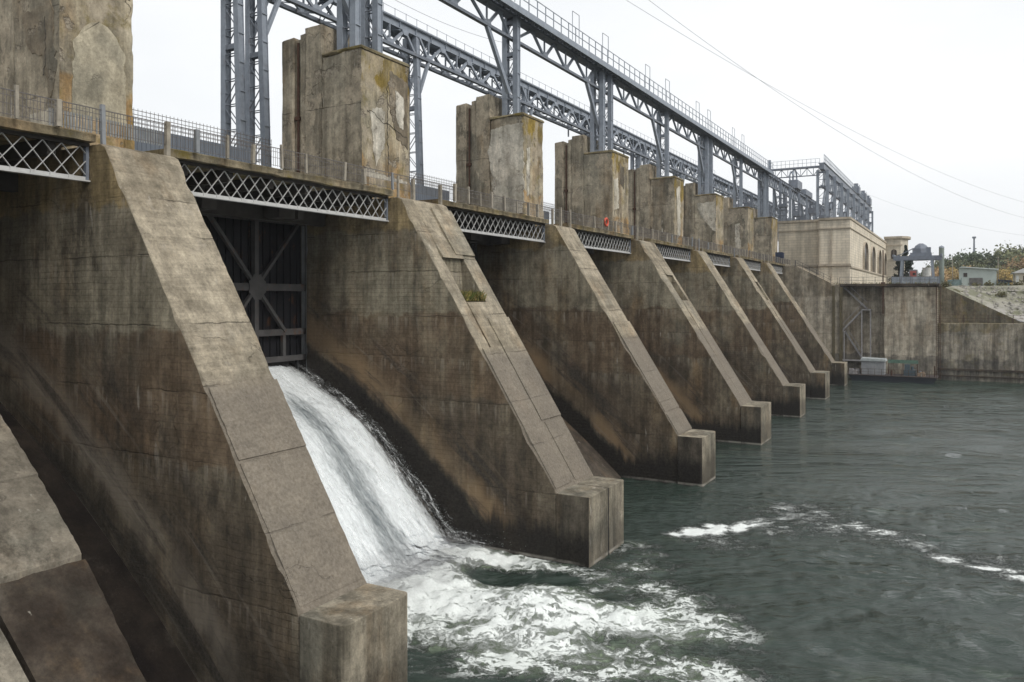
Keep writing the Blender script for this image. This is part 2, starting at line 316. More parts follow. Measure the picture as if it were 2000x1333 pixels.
def resample(poly, step=.3):
    out = []
    n = len(poly)
    for i in range(n):
        p = np.array(poly[i], float); q = np.array(poly[(i + 1) % n], float); k = max(1, int(np.linalg.norm(q - p) / step))
        for j in range(k): out.append(p + (q - p) * j / k)
    return np.array(out)
def chipped(mb, poly, a, b, mi_side=0, mi_of=None, chip=.12, seed=0, step=.24, base=.02):
    """polygon outline in X,Z extruded along Y from a to b with worn, chipped arrises"""
    P = resample(poly, step); n = len(P)
    area = np.sum(P[:, 0] * np.roll(P[:, 1], -1) - np.roll(P[:, 0], -1) * P[:, 1])
    d = np.roll(P, -1, 0) - np.roll(P, 1, 0); nn = np.stack([d[:, 1], -d[:, 0]], 1); nn /= np.linalg.norm(nn, axis=1)[:, None] + 1e-9
    if area < 0: nn = -nn
    s = np.arange(n) * step
    def c(k): v = fbm(s * .9, s * 0 + k * 7.7, seed + k, 4); w_ = fbm(s * 3., s * 0 + k, seed + 9 + k, 3); return base + chip * np.clip((v - .5) * 4, 0, 1) * (.4 + w_) + .012 * w_
    c0, c1 = c(1), c(2)
    rings = []
    for y, inn in ((a, c0), (None, None), (None, 1), (b, c1)):
        pass
    r0 = [(p[0] - q[0] * k, a, p[1] - q[1] * k) for p, q, k in zip(P, nn, c0)]
    r1 = [(p[0], a + k, p[1]) for p, k in zip(P, c0)]
    r2 = [(p[0], b - k, p[1]) for p, k in zip(P, c1)]
    r3 = [(p[0] - q[0] * k, b, p[1] - q[1] * k) for p, q, k in zip(P, nn, c1)]
    o = len(mb.v); mb.v += r0 + r1 + r2 + r3
    mb.f.append(list(range(o, o + n))); mb.mi.append(mi_side)
    mb.f.append(list(reversed(range(o + 3 * n, o + 4 * n)))); mb.mi.append(mi_side)
    for k in range(3):
        for i in range(n):
            j = (i + 1) % n; mid = (P[i] + P[j]) / 2
            mb.f.append([o + k * n + i, o + k * n + j, o + (k + 1) * n + j, o + (k + 1) * n + i]); mb.mi.append(mi_of(mid, nn[i]) if mi_of else mi_side)

# ------------------------------------------------------------------ piers
XN, XSB, ZN, XST = -14.65, -16.28, 3.13, -25.07
pier_labels = {
 0: 'concrete buttress pier just past the left end of the photo',
 1: 'nearest concrete buttress pier, wide slope ending in a rounded block left of the cascade',
 2: 'broad concrete buttress pier with a grassy pocket in its slope, right of the white cascade',
 3: 'third concrete buttress pier with plain slope, just behind the one with a grassy pocket',
 4: 'fourth concrete buttress pier with a narrow dark slot in its slope, by the lifebuoy span',
 5: 'fifth concrete buttress pier, thin plain slope behind the pier with the narrow dark slot',
 6: 'sixth concrete buttress pier, distant, with a thin slit in its slope',
 7: 'farthest concrete buttress pier with ochre slope edge next to the quay wall'}
def slope_pt(z): return XST + (ZD - z) / (ZD - ZN) * (XSB - XST)
for i in range(8):
    a, b = A[i], B[i]
    p = empty('dam_pier'); tag(p, pier_labels[i], 'dam pier', 'buttress piers of the dam')
    mb = MB()
    prof = [(-31.6, -3), (-31.6, ZD), (-25.35, ZD), (-25.1, ZD - .12), (-24.15, 15.55), (XSB, ZN), (XSB, -3)]
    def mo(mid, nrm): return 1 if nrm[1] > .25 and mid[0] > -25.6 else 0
    if i in (2, 4, 6):
        # slope with a pocket: strips left and right of it, pocket between
        za, zb = 14.1, 11.8; f0, f1 = (.235, .70) if i == 2 else ((.40, .86) if i == 4 else (.45, .87))
        y0, y1 = a + (b - a) * f0, a + (b - a) * f1
        xt, xb = slope_pt(za), slope_pt(zb); depth = .8 if i == 2 else .6
        chipped(mb, prof, a, y0, 0, mo, seed=i * 31)
        chipped(mb, prof, y1, b, 0, mo, seed=i * 31 + 5, chip=.05)
        prof2 = [(-31.6, -3), (-31.6, ZD), (-25.35, ZD), (-25.1, ZD - .12), (-24.15, 15.55), (xt, za), (xt - depth * .3, za - .05), (xt - .1, zb + .1), (xb - .1, zb + .02), (xb, zb), (XSB, ZN), (XSB, -3)]
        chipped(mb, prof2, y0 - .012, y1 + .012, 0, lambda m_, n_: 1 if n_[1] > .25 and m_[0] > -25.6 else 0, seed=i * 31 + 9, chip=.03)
    else:
        chipped(mb, prof, a, b, 0, mo, seed=i * 31)
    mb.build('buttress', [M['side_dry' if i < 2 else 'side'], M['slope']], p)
    # slot for the gate guides and the upstream body
    m2 = MB(); m2.box(-38.5, -32.85, a, b, -3, ZD - .004); m2.box(-32.85, -31.59, a + .45, b - .45, -3, ZD - .008)
    m2.build('upstream_body', M['side'], p)
    m3 = MB()
    for yy in (a + .40, b - .45):
        m3.box(-32.0, -31.86, yy, yy + .05, 7, ZD - .3); m3.box(-32.7, -32.6, yy, yy + .05, 7, ZD - .3)
    m3.build('gate_guide', M['guide'], p)
    # nose block: rounded upright edges
    m4 = MB(); r = .22 if i in (1, 3) else .08
    pl = [(XSB - .02, a - .03), (XN - r, a - .03)] + [(XN - r + r * math.sin(t), a - .03 + r - r * math.cos(t)) for t in (.4, .8, 1.2)] + [(XN, a + r)] \
       + [(XN, b - r)] + [(XN - r + r * math.cos(t), b + .03 - r + r * math.sin(t)) for t in (.4, .8, 1.2)] + [(XN - r, b + .03), (XSB - .02, b + .03)]
    if i == 2:  # split by an open joint
        jm = (a + b) / 2 + .1
        m4.prism([(XSB - .02, a - .03), (XN - r, a - .03)] + pl[2:6] + [(XN, jm - .06), (XSB - .02, jm - .06)], -3, ZN, 'z')
        m4.prism([(XSB - .02, jm + .06), (XN, jm + .06), (XN, b - r), (XN - r, b + .03), (XSB - .02, b + .03)], -3, ZN - .01, 'z')
        mj = MB(); mj.box(XSB, XN - .03, jm - .062, jm + .062, -3, ZN - .03); mj.build('joint_shadow_strip', M['gate_skin'], p)  # added near-black strip stands for the shadow inside the open joint
    else: m4.prism(pl, -3, ZN, 'z')
    nb = m4.build('nose_block', [M['nose'], M['nose_side']], p)
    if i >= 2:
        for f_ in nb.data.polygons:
            if f_.normal.y < -.8: f_.material_index = 1  # nose sides facing the camera get a darker concrete
    bv = nb.modifiers.new('b', 'BEVEL'); bv.width = .03; bv.segments = 2; bv.limit_method = 'ANGLE'
    # weathered skin blocks on the slope
    if i in (1, 2, 3):
        m5 = MB(); rnd = random.Random(i)
        spans = {1: [(9.3, 7.2, 0.02, .99), (7.1, 3.3, .02, .98)], 2: [(11.0, 6.05, .47, .985), (16.8, 14.3, .53, .985), (5.95, 3.3, .52, .98), (9.6, 3.3, .015, .45)], 3: [(10.4, 4.6, .02, .98), (4.45, 3.2, .02, .98)]}[i]
        for (z1, z0, f0, f1) in spans:
            m5 = MB()
            nrm = Vector((.848, 0, .53)); h = rnd.uniform(.03, .055) if i != 1 else rnd.uniform(.012, .03)
            c_ = []
            NZ = 14
            for k in range(NZ + 1):
                z = z1 + (z0 - z1) * k / NZ
                for f, sg in ((f0, 1), (f1, -1)):
                    jy = rnd.uniform(0, .03) * sg
                    c_.append((slope_pt(z), a + (b - a) * f + jy, z))
            vs = [Vector(q) + nrm * h for q in c_] + [Vector(q) - nrm * .1 for q in c_]; n2 = len(c_)
            fs = []
            for k in range(NZ):
                fs.append((2 * k, 2 * k + 1, 2 * k + 3, 2 * k + 2)); fs.append((2 * k, 2 * k + 2, n2 + 2 * k + 2, n2 + 2 * k)); fs.append((2 * k + 1, n2 + 2 * k + 1, n2 + 2 * k + 3, 2 * k + 3))
            fs += [(0, n2, n2 + 1, 1), (2 * NZ, 2 * NZ + 1, n2 + 2 * NZ + 1, n2 + 2 * NZ)]
            m5.add(vs, fs)
            m5.build('slope_facing', M['slope'], p)

# ------------------------------------------------------------------ pylons on the piers
pyl_label = {
 1: 'nearest concrete pylon, cut by the upper left edge, with a pale arched repair patch',
 2: 'tall concrete pylon with cracked ochre downstream face, standing on the pier right of the cascade',
 3: 'concrete pylon with pale flaked render and mossy orange corner, third from the left',
 4: 'concrete pylon with mossy top directly left of the red lifebuoy',
 5: 'brown concrete pylon with narrow pale downstream face, right of the red lifebuoy',
 6: 'concrete pylon with whitish peeling patch, second before the power house',
 7: 'small distant concrete pylon, last free-standing one before the power house',
 8: 'low grey end pylon touching the cream power house'}
for i in range(1, 9):
    a, b = A[i] + .02, B[i] - .02
    if i == 8: b = 139.4
    p = empty('concrete_pylon'); tag(p, pyl_label[i], 'pylon', 'concrete pylons along the crest')
    rnd = random.Random(i * 5)
    dz = rnd.uniform(-.12, .12)
    tower = [(-33.5, ZD), (-33.5, 26.36 + dz), (-33.4, 26.42 + dz), (-32.62, 26.5 + dz), (-32.62, ZD)]
    mb = MB(); chipped(mb, tower, a + .03, b, 0, None, chip=.07, seed=i * 13)
    mid = [(-32.62, ZD), (-32.62, 26.4), (-32.12, 26.42), (-32.12, ZD)]
    chipped(mb, mid, a + .2, b, 0, None, chip=.02, seed=i * 13 + 3)
    mid2 = [(-32.12, ZD), (-32.12, 26.55 + dz), (-31.72, 26.6 + dz), (-31.72, ZD)]
    chipped(mb, mid2, a + .05, b, 0, None, chip=.06, seed=i * 13 + 4)
    main = [(-31.72, ZD), (-31.72, 26.85 + dz), (-30.55, 26.9 + dz), (-30.5, 25.3), (-30.5, ZD)]
    chipped(mb, main, a, b - .01, 0, None, chip=.1, seed=i * 13 + 6)
    mb.build('tower', M['pylon'], p)
    m2 = MB()
    low = [(-30.5, ZD), (-30.5, 25.12), (-27.74, 25.2), (-27.66, 25.1), (-27.66, 18.6), (-27.58, 18.4), (-27.58, ZD)]
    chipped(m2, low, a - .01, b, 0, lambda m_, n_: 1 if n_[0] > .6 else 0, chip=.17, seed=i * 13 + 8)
    m2.build('shaft', [M['pylon'], M['pylon_face']], p)
    m3 = MB(); capp = [(-30.48, 25.1), (-30.48, 25.3), (-27.72, 25.36), (-27.60, 25.26), (-27.60, 25.14)]
    chipped(m3, capp, a - .06, b + .05, 0, None, chip=.16, seed=i * 13 + 9)
    m3.build('cap_slab', M['cap'], p)
    m4 = MB(); m4.box(-32.42, -32.30, a + .12, a + .195, ZD, 26.2); m4.box(-32.55, -32.2, a + .06, a + .19, 21.9, 22.1)
    m4.build('guide_rail', M['rust'], p)
# arched repair patch on the nearest pylon: a raised skin of fresh render
mb = MB(); pts = []
for k in range(41):
    u = k / 40; z = 18.5 + u * 3.6
    half = .82 * math.sqrt(max(0, 1 - max(0, (u - .55) / .45) ** 2)) + .22 * (float(fbm(k * .21, 3., 6, 4)) - .5)
    pts.append((half, z))
pts.append((.0, 22.13))
cy = 18.22
mb.prism([(cy - h_ * 1.25, z) for h_, z in pts] + [(cy + h_ * 1.3, z) for h_, z in reversed(pts[:-1])], -27.68, -27.625, 'x')
o = mb.build('render_patch', concrete('fresh_render', (.37, .325, .235), (.44, .39, .29), ochre=.15, streak=.1, crack=.3, lime=.1, blot=.1, off=41))
for q in bpy.data.objects:
    if q.name.startswith('concrete_pylon') and q.get('label', '').startswith('nearest concrete pylon'): o.parent = q

def jag(pts, seed, amp=.16):
    out = []; rg = np.random.RandomState(seed)
    for k in range(len(pts)):
        p = np.array(pts[k], float); q = np.array(pts[(k + 1) % len(pts)], float); n = max(2, int(np.linalg.norm(q - p) / .16)); d = (q - p) / np.linalg.norm(q - p); nr = np.array([-d[1], d[0]])
        o_ = np.cumsum(rg.normal(size=n)) * .35; o_ -= np.linspace(0, o_[-1], n)
        for j in range(n): out.append(p + (q - p) * j / n + nr * amp * (o_[j] + .35 * rg.normal()) * .6)
    return [tuple(v) for v in out]
PT = {q.get('label', '')[:40]: q for q in bpy.data.objects if q.name.startswith('concrete_pylon')}
def pyl(i): return PT[pyl_label[i][:40]]
pale = concrete('peeling_render', (.44, .405, .33), (.60, .56, .48), ochre=.2, streak=.3, crack=.6, lime=.6, blot=.4, spall=.5, off=44)
dark_scar = concrete('spalled_scar', (.12, .10, .075), (.24, .20, .145), ochre=.5, streak=.2, crack=.6, lime=.1, blot=.6, spall=.5, off=47)
def patch(i, pts, face, mat, name, seed, h=.03, amp=.16):
    mb = MB(); a_ = A[i] + .02; xf = -27.66
    if face == 'front': mb.prism(jag([(a_ + u, z) for u, z in pts], seed, amp), xf - .05, xf + h, 'x')
    else: mb.prism(jag([(x, z) for x, z in pts], seed, amp), a_ - .01 - h, a_ + .05, 'y')
    mb.build(name, mat, pyl(i))
patch(2, [(.6, 21.9), (1.15, 22.3), (1.9, 22.2), (1.75, 20.2), (1.1, 19.1), (.8, 20.4)], 'front', pale, 'render_patch', 1)
patch(2, [(2.3, 24.5), (3.9, 24.2), (3.9, 20.4), (2.9, 20.9), (2.2, 22.6)], 'front', dark_scar, 'spalled_scar', 2)
patch(2, [(2.7, 23.5), (3.5, 23.3), (3.4, 21.4), (2.9, 21.8)], 'front', pale, 'render_patch', 3, .05)
patch(2, [(.2, 18.9), (3.8, 18.6), (3.8, 17.6), (.2, 17.6)], 'front', pale, 'render_patch', 4, .06)
patch(3, [(-30.35, 24.3), (-27.75, 24.6), (-27.75, 18.1), (-30.3, 18.0), (-30.25, 21.), (-30.6, 22.6)], 'side', pale, 'render_patch', 5, .04)
patch(3, [(.4, 22.9), (.9, 23), (.8, 19.6), (.5, 19.4)], 'front', pale, 'render_patch', 6)
patch(4, [(.15, 22.6), (1.2, 23), (1.3, 20.2), (.2, 20)], 'front', pale, 'render_patch', 7, .04)
patch(4, [(1.6, 24.3), (2.8, 24.2), (2.6, 22.1), (1.7, 22.5)], 'front', dark_scar, 'spalled_scar', 8)
patch(5, [(.5, 24), (1.6, 24.4), (1.9, 19), (.9, 18.6)], 'front', pale, 'render_patch', 9)
patch(6, [(-30.2, 24.2), (-27.75, 24.3), (-27.75, 20.4), (-28.6, 21.2), (-29.5, 22.4)], 'side', pale, 'render_patch', 10, .04)
patch(7, [(-29.6, 22.8), (-28.9, 23), (-28.8, 18.6), (-29.4, 18.4)], 'side', pale, 'render_patch', 11)
patch(1, [(-29.9, 22.3), (-28.2, 22.6), (-27.8, 20.2), (-28.3, 18.9), (-28.7, 20.6), (-29.6, 21)], 'side', dark_scar, 'spalled_scar', 12)
patch(1, [(-29.4, 18.7), (-27.8, 18.6), (-27.8, 17.7), (-29.2, 17.6)], 'side', pale, 'render_patch', 13, .05)
def crackline(i, pts, face):
    mb = MB(); rg = np.random.RandomState(len(pts) + i); out = []
    for (u0, z0), (u1, z1) in zip(pts[:-1], pts[1:]):
        n = max(2, int(math.hypot(u1 - u0, z1 - z0) / .12))
        for k in range(n): out.append((u0 + (u1 - u0) * k / n + rg.normal() * .03, z0 + (z1 - z0) * k / n + rg.normal() * .03))
    a_ = A[i] + .02
    mb.tube([(-27.63, a_ + u, z) if face == 'front' else (u, a_ - .04, z) for u, z in out], .016, 5); mb.build('crack', M['dark'], pyl(i))
crackline(2, [(.35, 21.95), (1., 21.9), (1.7, 21.5), (2.1, 21.6), (3.2, 21.2), (3.9, 21.1)], 'front'); crackline(2, [(2.05, 23.6), (2.1, 22.4), (2.05, 21.2), (2.15, 19.9), (2.1, 18.9), (2.3, 18.5)], 'front')
crackline(2, [(.0, 19.0), (.7, 18.6), (1.6, 18.7), (2.4, 18.3), (3.6, 18.4)], 'front'); crackline(4, [(1.35, 24.4), (1.4, 22.5), (1.3, 20.), (1.45, 18.2)], 'front'); crackline(1, [(-28.5, 22), (-28.45, 20.9), (-28.6, 19.8)], 'side')

# ------------------------------------------------------------------ bridge spans between the piers: slab, lattice girder
span_note = ['bay at the far left edge', 'bay above the white cascade', 'bay right of the grassy-pocket pier', 'bay under the red lifebuoy',
             'bay behind the slotted pier', 'bay left of the sixth pier', 'bay left of the farthest pier', 'last bay, under the blue box']
for i in range(8):
    y0, y1 = B[i], A[i + 1]
    p = empty('bridge_span'); tag(p, 'white lattice girder bridge span with mossy slab edge, ' + span_note[i], 'bridge span', 'lattice bridge spans')
    mb = MB()
    n = 40; ys = np.linspace(y0, y1, n + 1); zt = 17.56 + .03 * (fbm(ys * 1.3, ys * 0 + i, 3) - .5); zb = 17.27 + .10 * (fbm(ys * 1.7, ys * 0 + i, 8, 5) - .55); xe = -25.62 + .07 * (fbm(ys * 1.1, ys * 0 + 3 + i, 5, 5) - .5)
    vs = []
    for k in range(n + 1): vs += [(-38.5, ys[k], 17.27), (xe[k], ys[k], zb[k]), (xe[k] + .015, ys[k], zt[k] - .03), (xe[k] - .04, ys[k], zt[k]), (-38.5, ys[k], 17.56)]
    fs = [tuple(range(5)), tuple(reversed(range(5 * n, 5 * n + 5)))]
    for k in range(n):
        for q in range(5): fs.append((5 * k + q, 5 * k + (q + 1) % 5, 5 * k + 5 + (q + 1) % 5, 5 * k + 5 + q))
    mb.add(vs, fs); mb.build('deck_slab', M['slab'], p)
    zl, zh = 15.98, 17.27
    mb = MB(); mb.beam((-26.0, y0, zl), (-26.0, y1, zl), .22, .05); mb.box(-26.02, -25.98, y0, y1, zl + .02, zl + .14); mb.build('bottom_chord', M['lattice'], p)
    mb = MB(); mb.box(-26.1, -25.93, y0, y1, 17.13, 17.262); mb.build('top_chord', M['dark'], p)  # dark colour stands for the slab's shadow along the lattice top
    mb = MB(); pit = (y1 - y0) / round((y1 - y0) / .63); rise = zh - .12 - zl - .08; run = pit * 1.5
    def clipbar(ya, za, yb, zb_, x):
        if max(ya, yb) < y0 or min(ya, yb) > y1: return
        def at(t): return (x, ya + (yb - ya) * t, za + (zb_ - za) * t)
        t0, t1 = 0., 1.
        for lim, s in ((y0, 1), (y1, -1)):
            for _ in (0,):
                fa, fb = (ya - lim) * s, (yb - lim) * s
                if fa < 0: t0 = max(t0, fa / (fa - fb))
                if fb < 0: t1 = min(t1, fa / (fa - fb))
        if t1 - t0 > .05: mb.beam(at(t0), at(t1), .018, .062, up=(1, 0, 0))
    for k in range(-2, int((y1 - y0) / pit) + 3):
        yk = y0 + k * pit
        clipbar(yk, zl + .08, yk + run, zl + .08 + rise, -25.985); clipbar(yk, zl + .08, yk - run, zl + .08 + rise, -26.012)
        if y0 < yk < y1: mb.box(-25.975, -25.955, yk - .09, yk + .09, zl + .03, zl + .15)
    mb.build('lattice_web', M['lattice'], p)
    for ye in (y0 + .02, y1 - .12): mb = MB(); mb.box(-26.10, -25.94, ye, ye + .1, zl, 17.13); mb.build('end_post', M['steel_dark'], p)
    mb = MB(); mb.box(-30.6, -30.2, y0, y1, 15.9, 17.26); rr = random.Random(i)
    for k in range(6):
        yy = y0 + (y1 - y0) * (k + .5) / 6; mb.box(-30.2, -26.2, yy - .14, yy + .14, 16.75, 17.26)
    for k in range(5):
        yy = rr.uniform(y0 + 1, y1 - 1); mb.box(-29.6, -28.6, yy, yy + rr.uniform(.4, 1.2), 15.9, 16.5 + rr.uniform(0, .3))
    mb.build('cross_beams', M['dark'], p)

# ------------------------------------------------------------------ railings
rail_note = ['railing with pale pickets in front of the nearest pylon', 'railing from the nearest pier across the cascade bay', 'railing from the grassy-pocket pier to the third pier', 'railing carrying the red lifebuoy',
             'railing right of the red lifebuoy', 'railing over the fifth pier', 'railing over the sixth pier', 'railing over the farthest pier up to the blue box']
for i in range(8):
    y0, y1 = (A[i] if i else B[0]), A[i + 1]
    if i == 7: y1 = 138.6
    rnd = random.Random(40 + i)
    p = empty('crest_railing'); tag(p, 'grey wire mesh %s' % rail_note[i], 'railing', 'railings along the crest')
    y = y0 + .15; ps = []
    while y < y1 - .2:
        on_pier = i and y < B[i]
        h = rnd.choice([.95, 1.05, 1.1, 1.2]) if not (i == 2 and 35.4 < y < 36.4) else 1.5
        z0 = ZD if on_pier else 17.55
        mb = MB(); w_ = rnd.choice([.1, .13, .16]); tl = rnd.uniform(-.03, .03)
        mb.beam((-25.42, y, z0 - .02), (-25.42 + tl, y + rnd.uniform(-.03, .03), 17.35 + h), w_, w_, up=(1, 0, 0))
        mb.build('post', M['post'] if rnd.random() < .85 else M['guide'], p); ps.append(y); y += rnd.choice([1.3, 1.45, 1.6, 2.2, 2.5])
    mb = MB(); zz = [17.62, 17.95, 18.2, 18.36]
    for z in zz: mb.beam((-25.42, y0, z), (-25.42, y1, z), .016 if z < 18.3 else .03)
    yy = y0
    while yy < y1: mb.beam((-25.42, yy, 17.58), (-25.42, yy + rnd.uniform(-.02, .02), 18.34), .012); yy += .115
    mb.build('wire_mesh', M['wire'], p)
    if i in (0, 1):
        mb = MB(); yy = (15.2 if i == 0 else 16.8)
        while yy < (16.7 if i == 0 else 19.4): mb.beam((-25.62, yy, 17.57), (-25.62, yy, 18.12), .05, .02, up=(1, 0, 0)); yy += .1
        mb.build('picket_row', M['picket'], p)
# lifebuoy
mb = MB(); ring = [(0, .30 * math.cos(t), .30 * math.sin(t)) for t in np.linspace(0, 2 * math.pi, 25)]
mb.tube([(-25.32 + q[0], 60.25 + q[1], 18.16 + q[2]) for q in ring], .085, 8, cap=False)
o = mb.build('lifebuoy', simple('lifebuoy_red', (.55, .09, .05), .5, var=.15), smooth=True); tag(o, 'red ring lifebuoy hanging on the crest railing', 'lifebuoy')

# solid fence on the upstream side of the road
for i in range(1, 8):
    y0, y1 = B[i] + .1, A[i + 1] - (1.4 if i == 1 else .1)
    p = empty('road_fence'); tag(p, ['', 'blue-grey road fence left of the steel gantry leg, between first and second pylon', 'blue-grey road fence seen between second and third pylon', 'blue-grey road fence seen between third and fourth pylon'][i] if i < 4 else 'blue-grey road fence far along the crest, behind the later pylons', 'fence', 'road fences between the pylons')
    mb = MB(); mb.box(-34.03, -34.0, y0, y1, 17.56, 20.1)
    yy = y0
    while yy < y1: mb.box(-34.0, -33.975, yy, yy + .06, 17.56, 20.1); yy += .24
    mb.build('sheet_panel', M['panel'], p)
    mb = MB()
    for z in (20.25, 20.45, 20.65, 20.85): mb.beam((-34.02, y0, z), (-34.02, y1 + 1.2, z), .025)
    yy = y0
    while yy < y1 + 1.2: mb.beam((-34.02, yy, 20.1 if yy < y1 else 17.56), (-34.02, yy, 20.95), .016); yy += .22
    mb.build('wire_top', M['wire'], p)

# ------------------------------------------------------------------ sluice gates
def make_gate():
    p = empty('sluice_gate')
    y0, y1, zb, zt = -6.95, 6.95, 0., 7.7; x = -32.15
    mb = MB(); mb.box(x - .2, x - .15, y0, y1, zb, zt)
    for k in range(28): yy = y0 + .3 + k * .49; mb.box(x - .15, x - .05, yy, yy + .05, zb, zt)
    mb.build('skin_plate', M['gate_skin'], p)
    for z, w_ in ((zb + .12, .22), (zb + 1.55, .26), (zb + 3.95, .30), (zt - .1, .42)):
        mb = MB(); mb.box(x - .03, x + .16, y0, y1, z - w_ / 2, z + w_ / 2); mb.box(x + .16, x + .22, y0, y1, z - w_ / 2 - .04, z + w_ / 2 + .04); mb.build('cross_beam', M['gate'], p)
    for c in (-3.32, 3.38):
        mb = MB(); mb.box(x, x + .27, c - .13, c + .13, zb, zt); mb.build('upright', M['gate'], p)
        zc = zb + 3.95
        for dy, z_ in ((-3.0, zt - .25), (3.0, zt - .25), (-2.0, zb + 1.6), (2.0, zb + 1.6)):
            mb = MB(); mb.beam((x + .2, c, zc), (x + .2, c + dy, z_), .16, .22, up=(1, 0, 0)); mb.build('diagonal_brace', M['gate'], p)
        for dy in (-2., 2.):
            mb = MB(); mb.box(x, x + .2, c + dy - .1, c + dy + .1, zb, zb + 1.55); mb.build('short_post', M['gate'], p)
        mb = MB(); mb.prism([(c + .62 * math.cos(t) * (1 if k % 2 else .82), zc + .72 * math.sin(t) * (1 if k % 2 else .82)) for k, t in enumerate(np.linspace(0, 2 * math.pi, 17)[:-1])], x + .29, x + .32, 'x'); mb.build('gusset_plate', M['gate'], p)
    mb = MB(); mb.box(x - .1, x + .12, y0 - .25, y0, zb, zt); mb.box(x - .1, x + .12, y1, y1 + .25, zb, zt); mb.build('end_carriage', M['guide'], p)
    return p
gate0 = make_gate()
gnote = ['closed dark steel sluice gate at the far left edge behind the dry chute', 'dark steel sluice gate with star-shaped bracing, raised above the white cascade', 'dark closed sluice gate in the shade right of the grassy-pocket pier',
         'dark closed sluice gate beneath the lifebuoy span', 'dark closed sluice gate behind the slotted fourth pier', 'dark closed sluice gate behind the fifth pier', 'dark closed sluice gate behind the sixth pier', 'dark closed sluice gate behind the farthest pier']
for i in range(8):
    g = gate0 if i == 0 else copy_tree(gate0)
    g.location = (0, (B[i] + A[i + 1]) / 2, 8.65 if i == 1 else 8.25); tag(g, gnote[i], 'sluice gate', 'sluice gates of the dam')

# ------------------------------------------------------------------ spillway chutes
WX = [-33.5, -32.6, -31.5, -30, -28.6, -27.2, -25.9, -24.6, -23.3, -22.4, -21.5, -19.5]
WZ = [8.25, 8.2, 7.75, 6.9, 6.15, 5.25, 4.05, 2.75, 1.45, .45, -.35, -2.2]
def zw(x): return np.interp(x, WX, WZ)
cnote = ['dry spillway chute with broken pale slabs in the lower left corner', 'spillway chute hidden under the white cascade', 'dark wet spillway chute right of the grassy-pocket pier', 'dark spillway chute between third and fourth pier',
         'dark spillway chute right of the slotted fourth pier', 'dark spillway chute right of the fifth pier', 'dark spillway chute right of the sixth pier', 'dark spillway chute beside the quay wall']
for i in range(8):
    p = empty('spillway_chute'); tag(p, cnote[i], 'spillway', 'spillway chutes')
    y0, y1 = B[i] - .02, A[i + 1] + .02
    f = (lambda x: zo(x) - .12) if i == 0 else ((lambda x: float(zw(x))) if i == 1 else (lambda x: zo(x) - .1))
    xs = np.linspace(-35, -18.2, 43); poly = [(x, min(f(x), 8.2)) for x in xs] + [(-18.2, -6), (-35, -6)]
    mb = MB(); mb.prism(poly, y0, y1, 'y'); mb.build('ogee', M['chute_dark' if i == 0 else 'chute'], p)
    if i == 0:
        def slab(xa, xb, ya, yb, dz, mat, name, seed):
            """slab lying on the chute; ya,yb are functions of x"""
            NX, NY = 34, 26; mb = MB(); top = []
            xs_ = np.linspace(xa, xb, NX + 1)
            for ii, x in enumerate(xs_):
                for jj in range(NY + 1):
                    e0 = ya(x); e1 = yb(x) + .07 * (float(fbm(x * 2.2, seed, seed, 5, .7)) - .5) * 2; y_ = e0 + (e1 - e0) * jj / NY
                    xx = x + (.05 * (float(fbm(y_ * 2., seed + 3., seed + 2, 4, .7)) - .5) * 2 if ii in (0, NX) else 0)
                    hgt = dz + .03 * (float(fbm(x * 1.6, y_ * 1.6, seed + 7, 5, .65)) - .5)
                    top.append((xx, y_, zo(xx) + hgt))
            n = len(top); vs = top + [(q[0], q[1], q[2] - dz - .4) for q in top]; fs = []; W = NY + 1
            for ii in range(NX):
                for jj in range(NY): q = ii * W + jj; fs.append((q, q + 1, q + W + 1, q + W))
            for ii in range(NX): q = ii * W + NY; fs.append((q, q + W, q + W + n, q + n)); q = ii * W; fs.append((q, q + n, q + W + n, q + W))
            for jj in range(NY): fs.append((jj, jj + n, jj + 1 + n, jj + 1)); q = NX * W + jj; fs.append((q, q + 1, q + 1 + n, q + n))
            mb.add(vs, fs); return mb.build(name, mat, p)
        e = lambda x: 15.8 + (x + 27.7) * -.10
        slab(-33, -27.3, lambda x: 3.2, e, .32, M['chute_pale'], 'pale_slab', 3)
        slab(-27.22, -24.35, lambda x: 12.75 + .2 * (x + 24.35), e, .30, M['chute_pale'], 'pale_slab', 9)
        slab(-24.28, -18.4, lambda x: 12.55, lambda x: e(x) + .05, .2, M['chute'], 'dark_slab', 14)
        slab(-27.15, -18.4, lambda x: 3.2, lambda x: 12.35, .3, M['chute_pale'], 'pale_slab', 21)

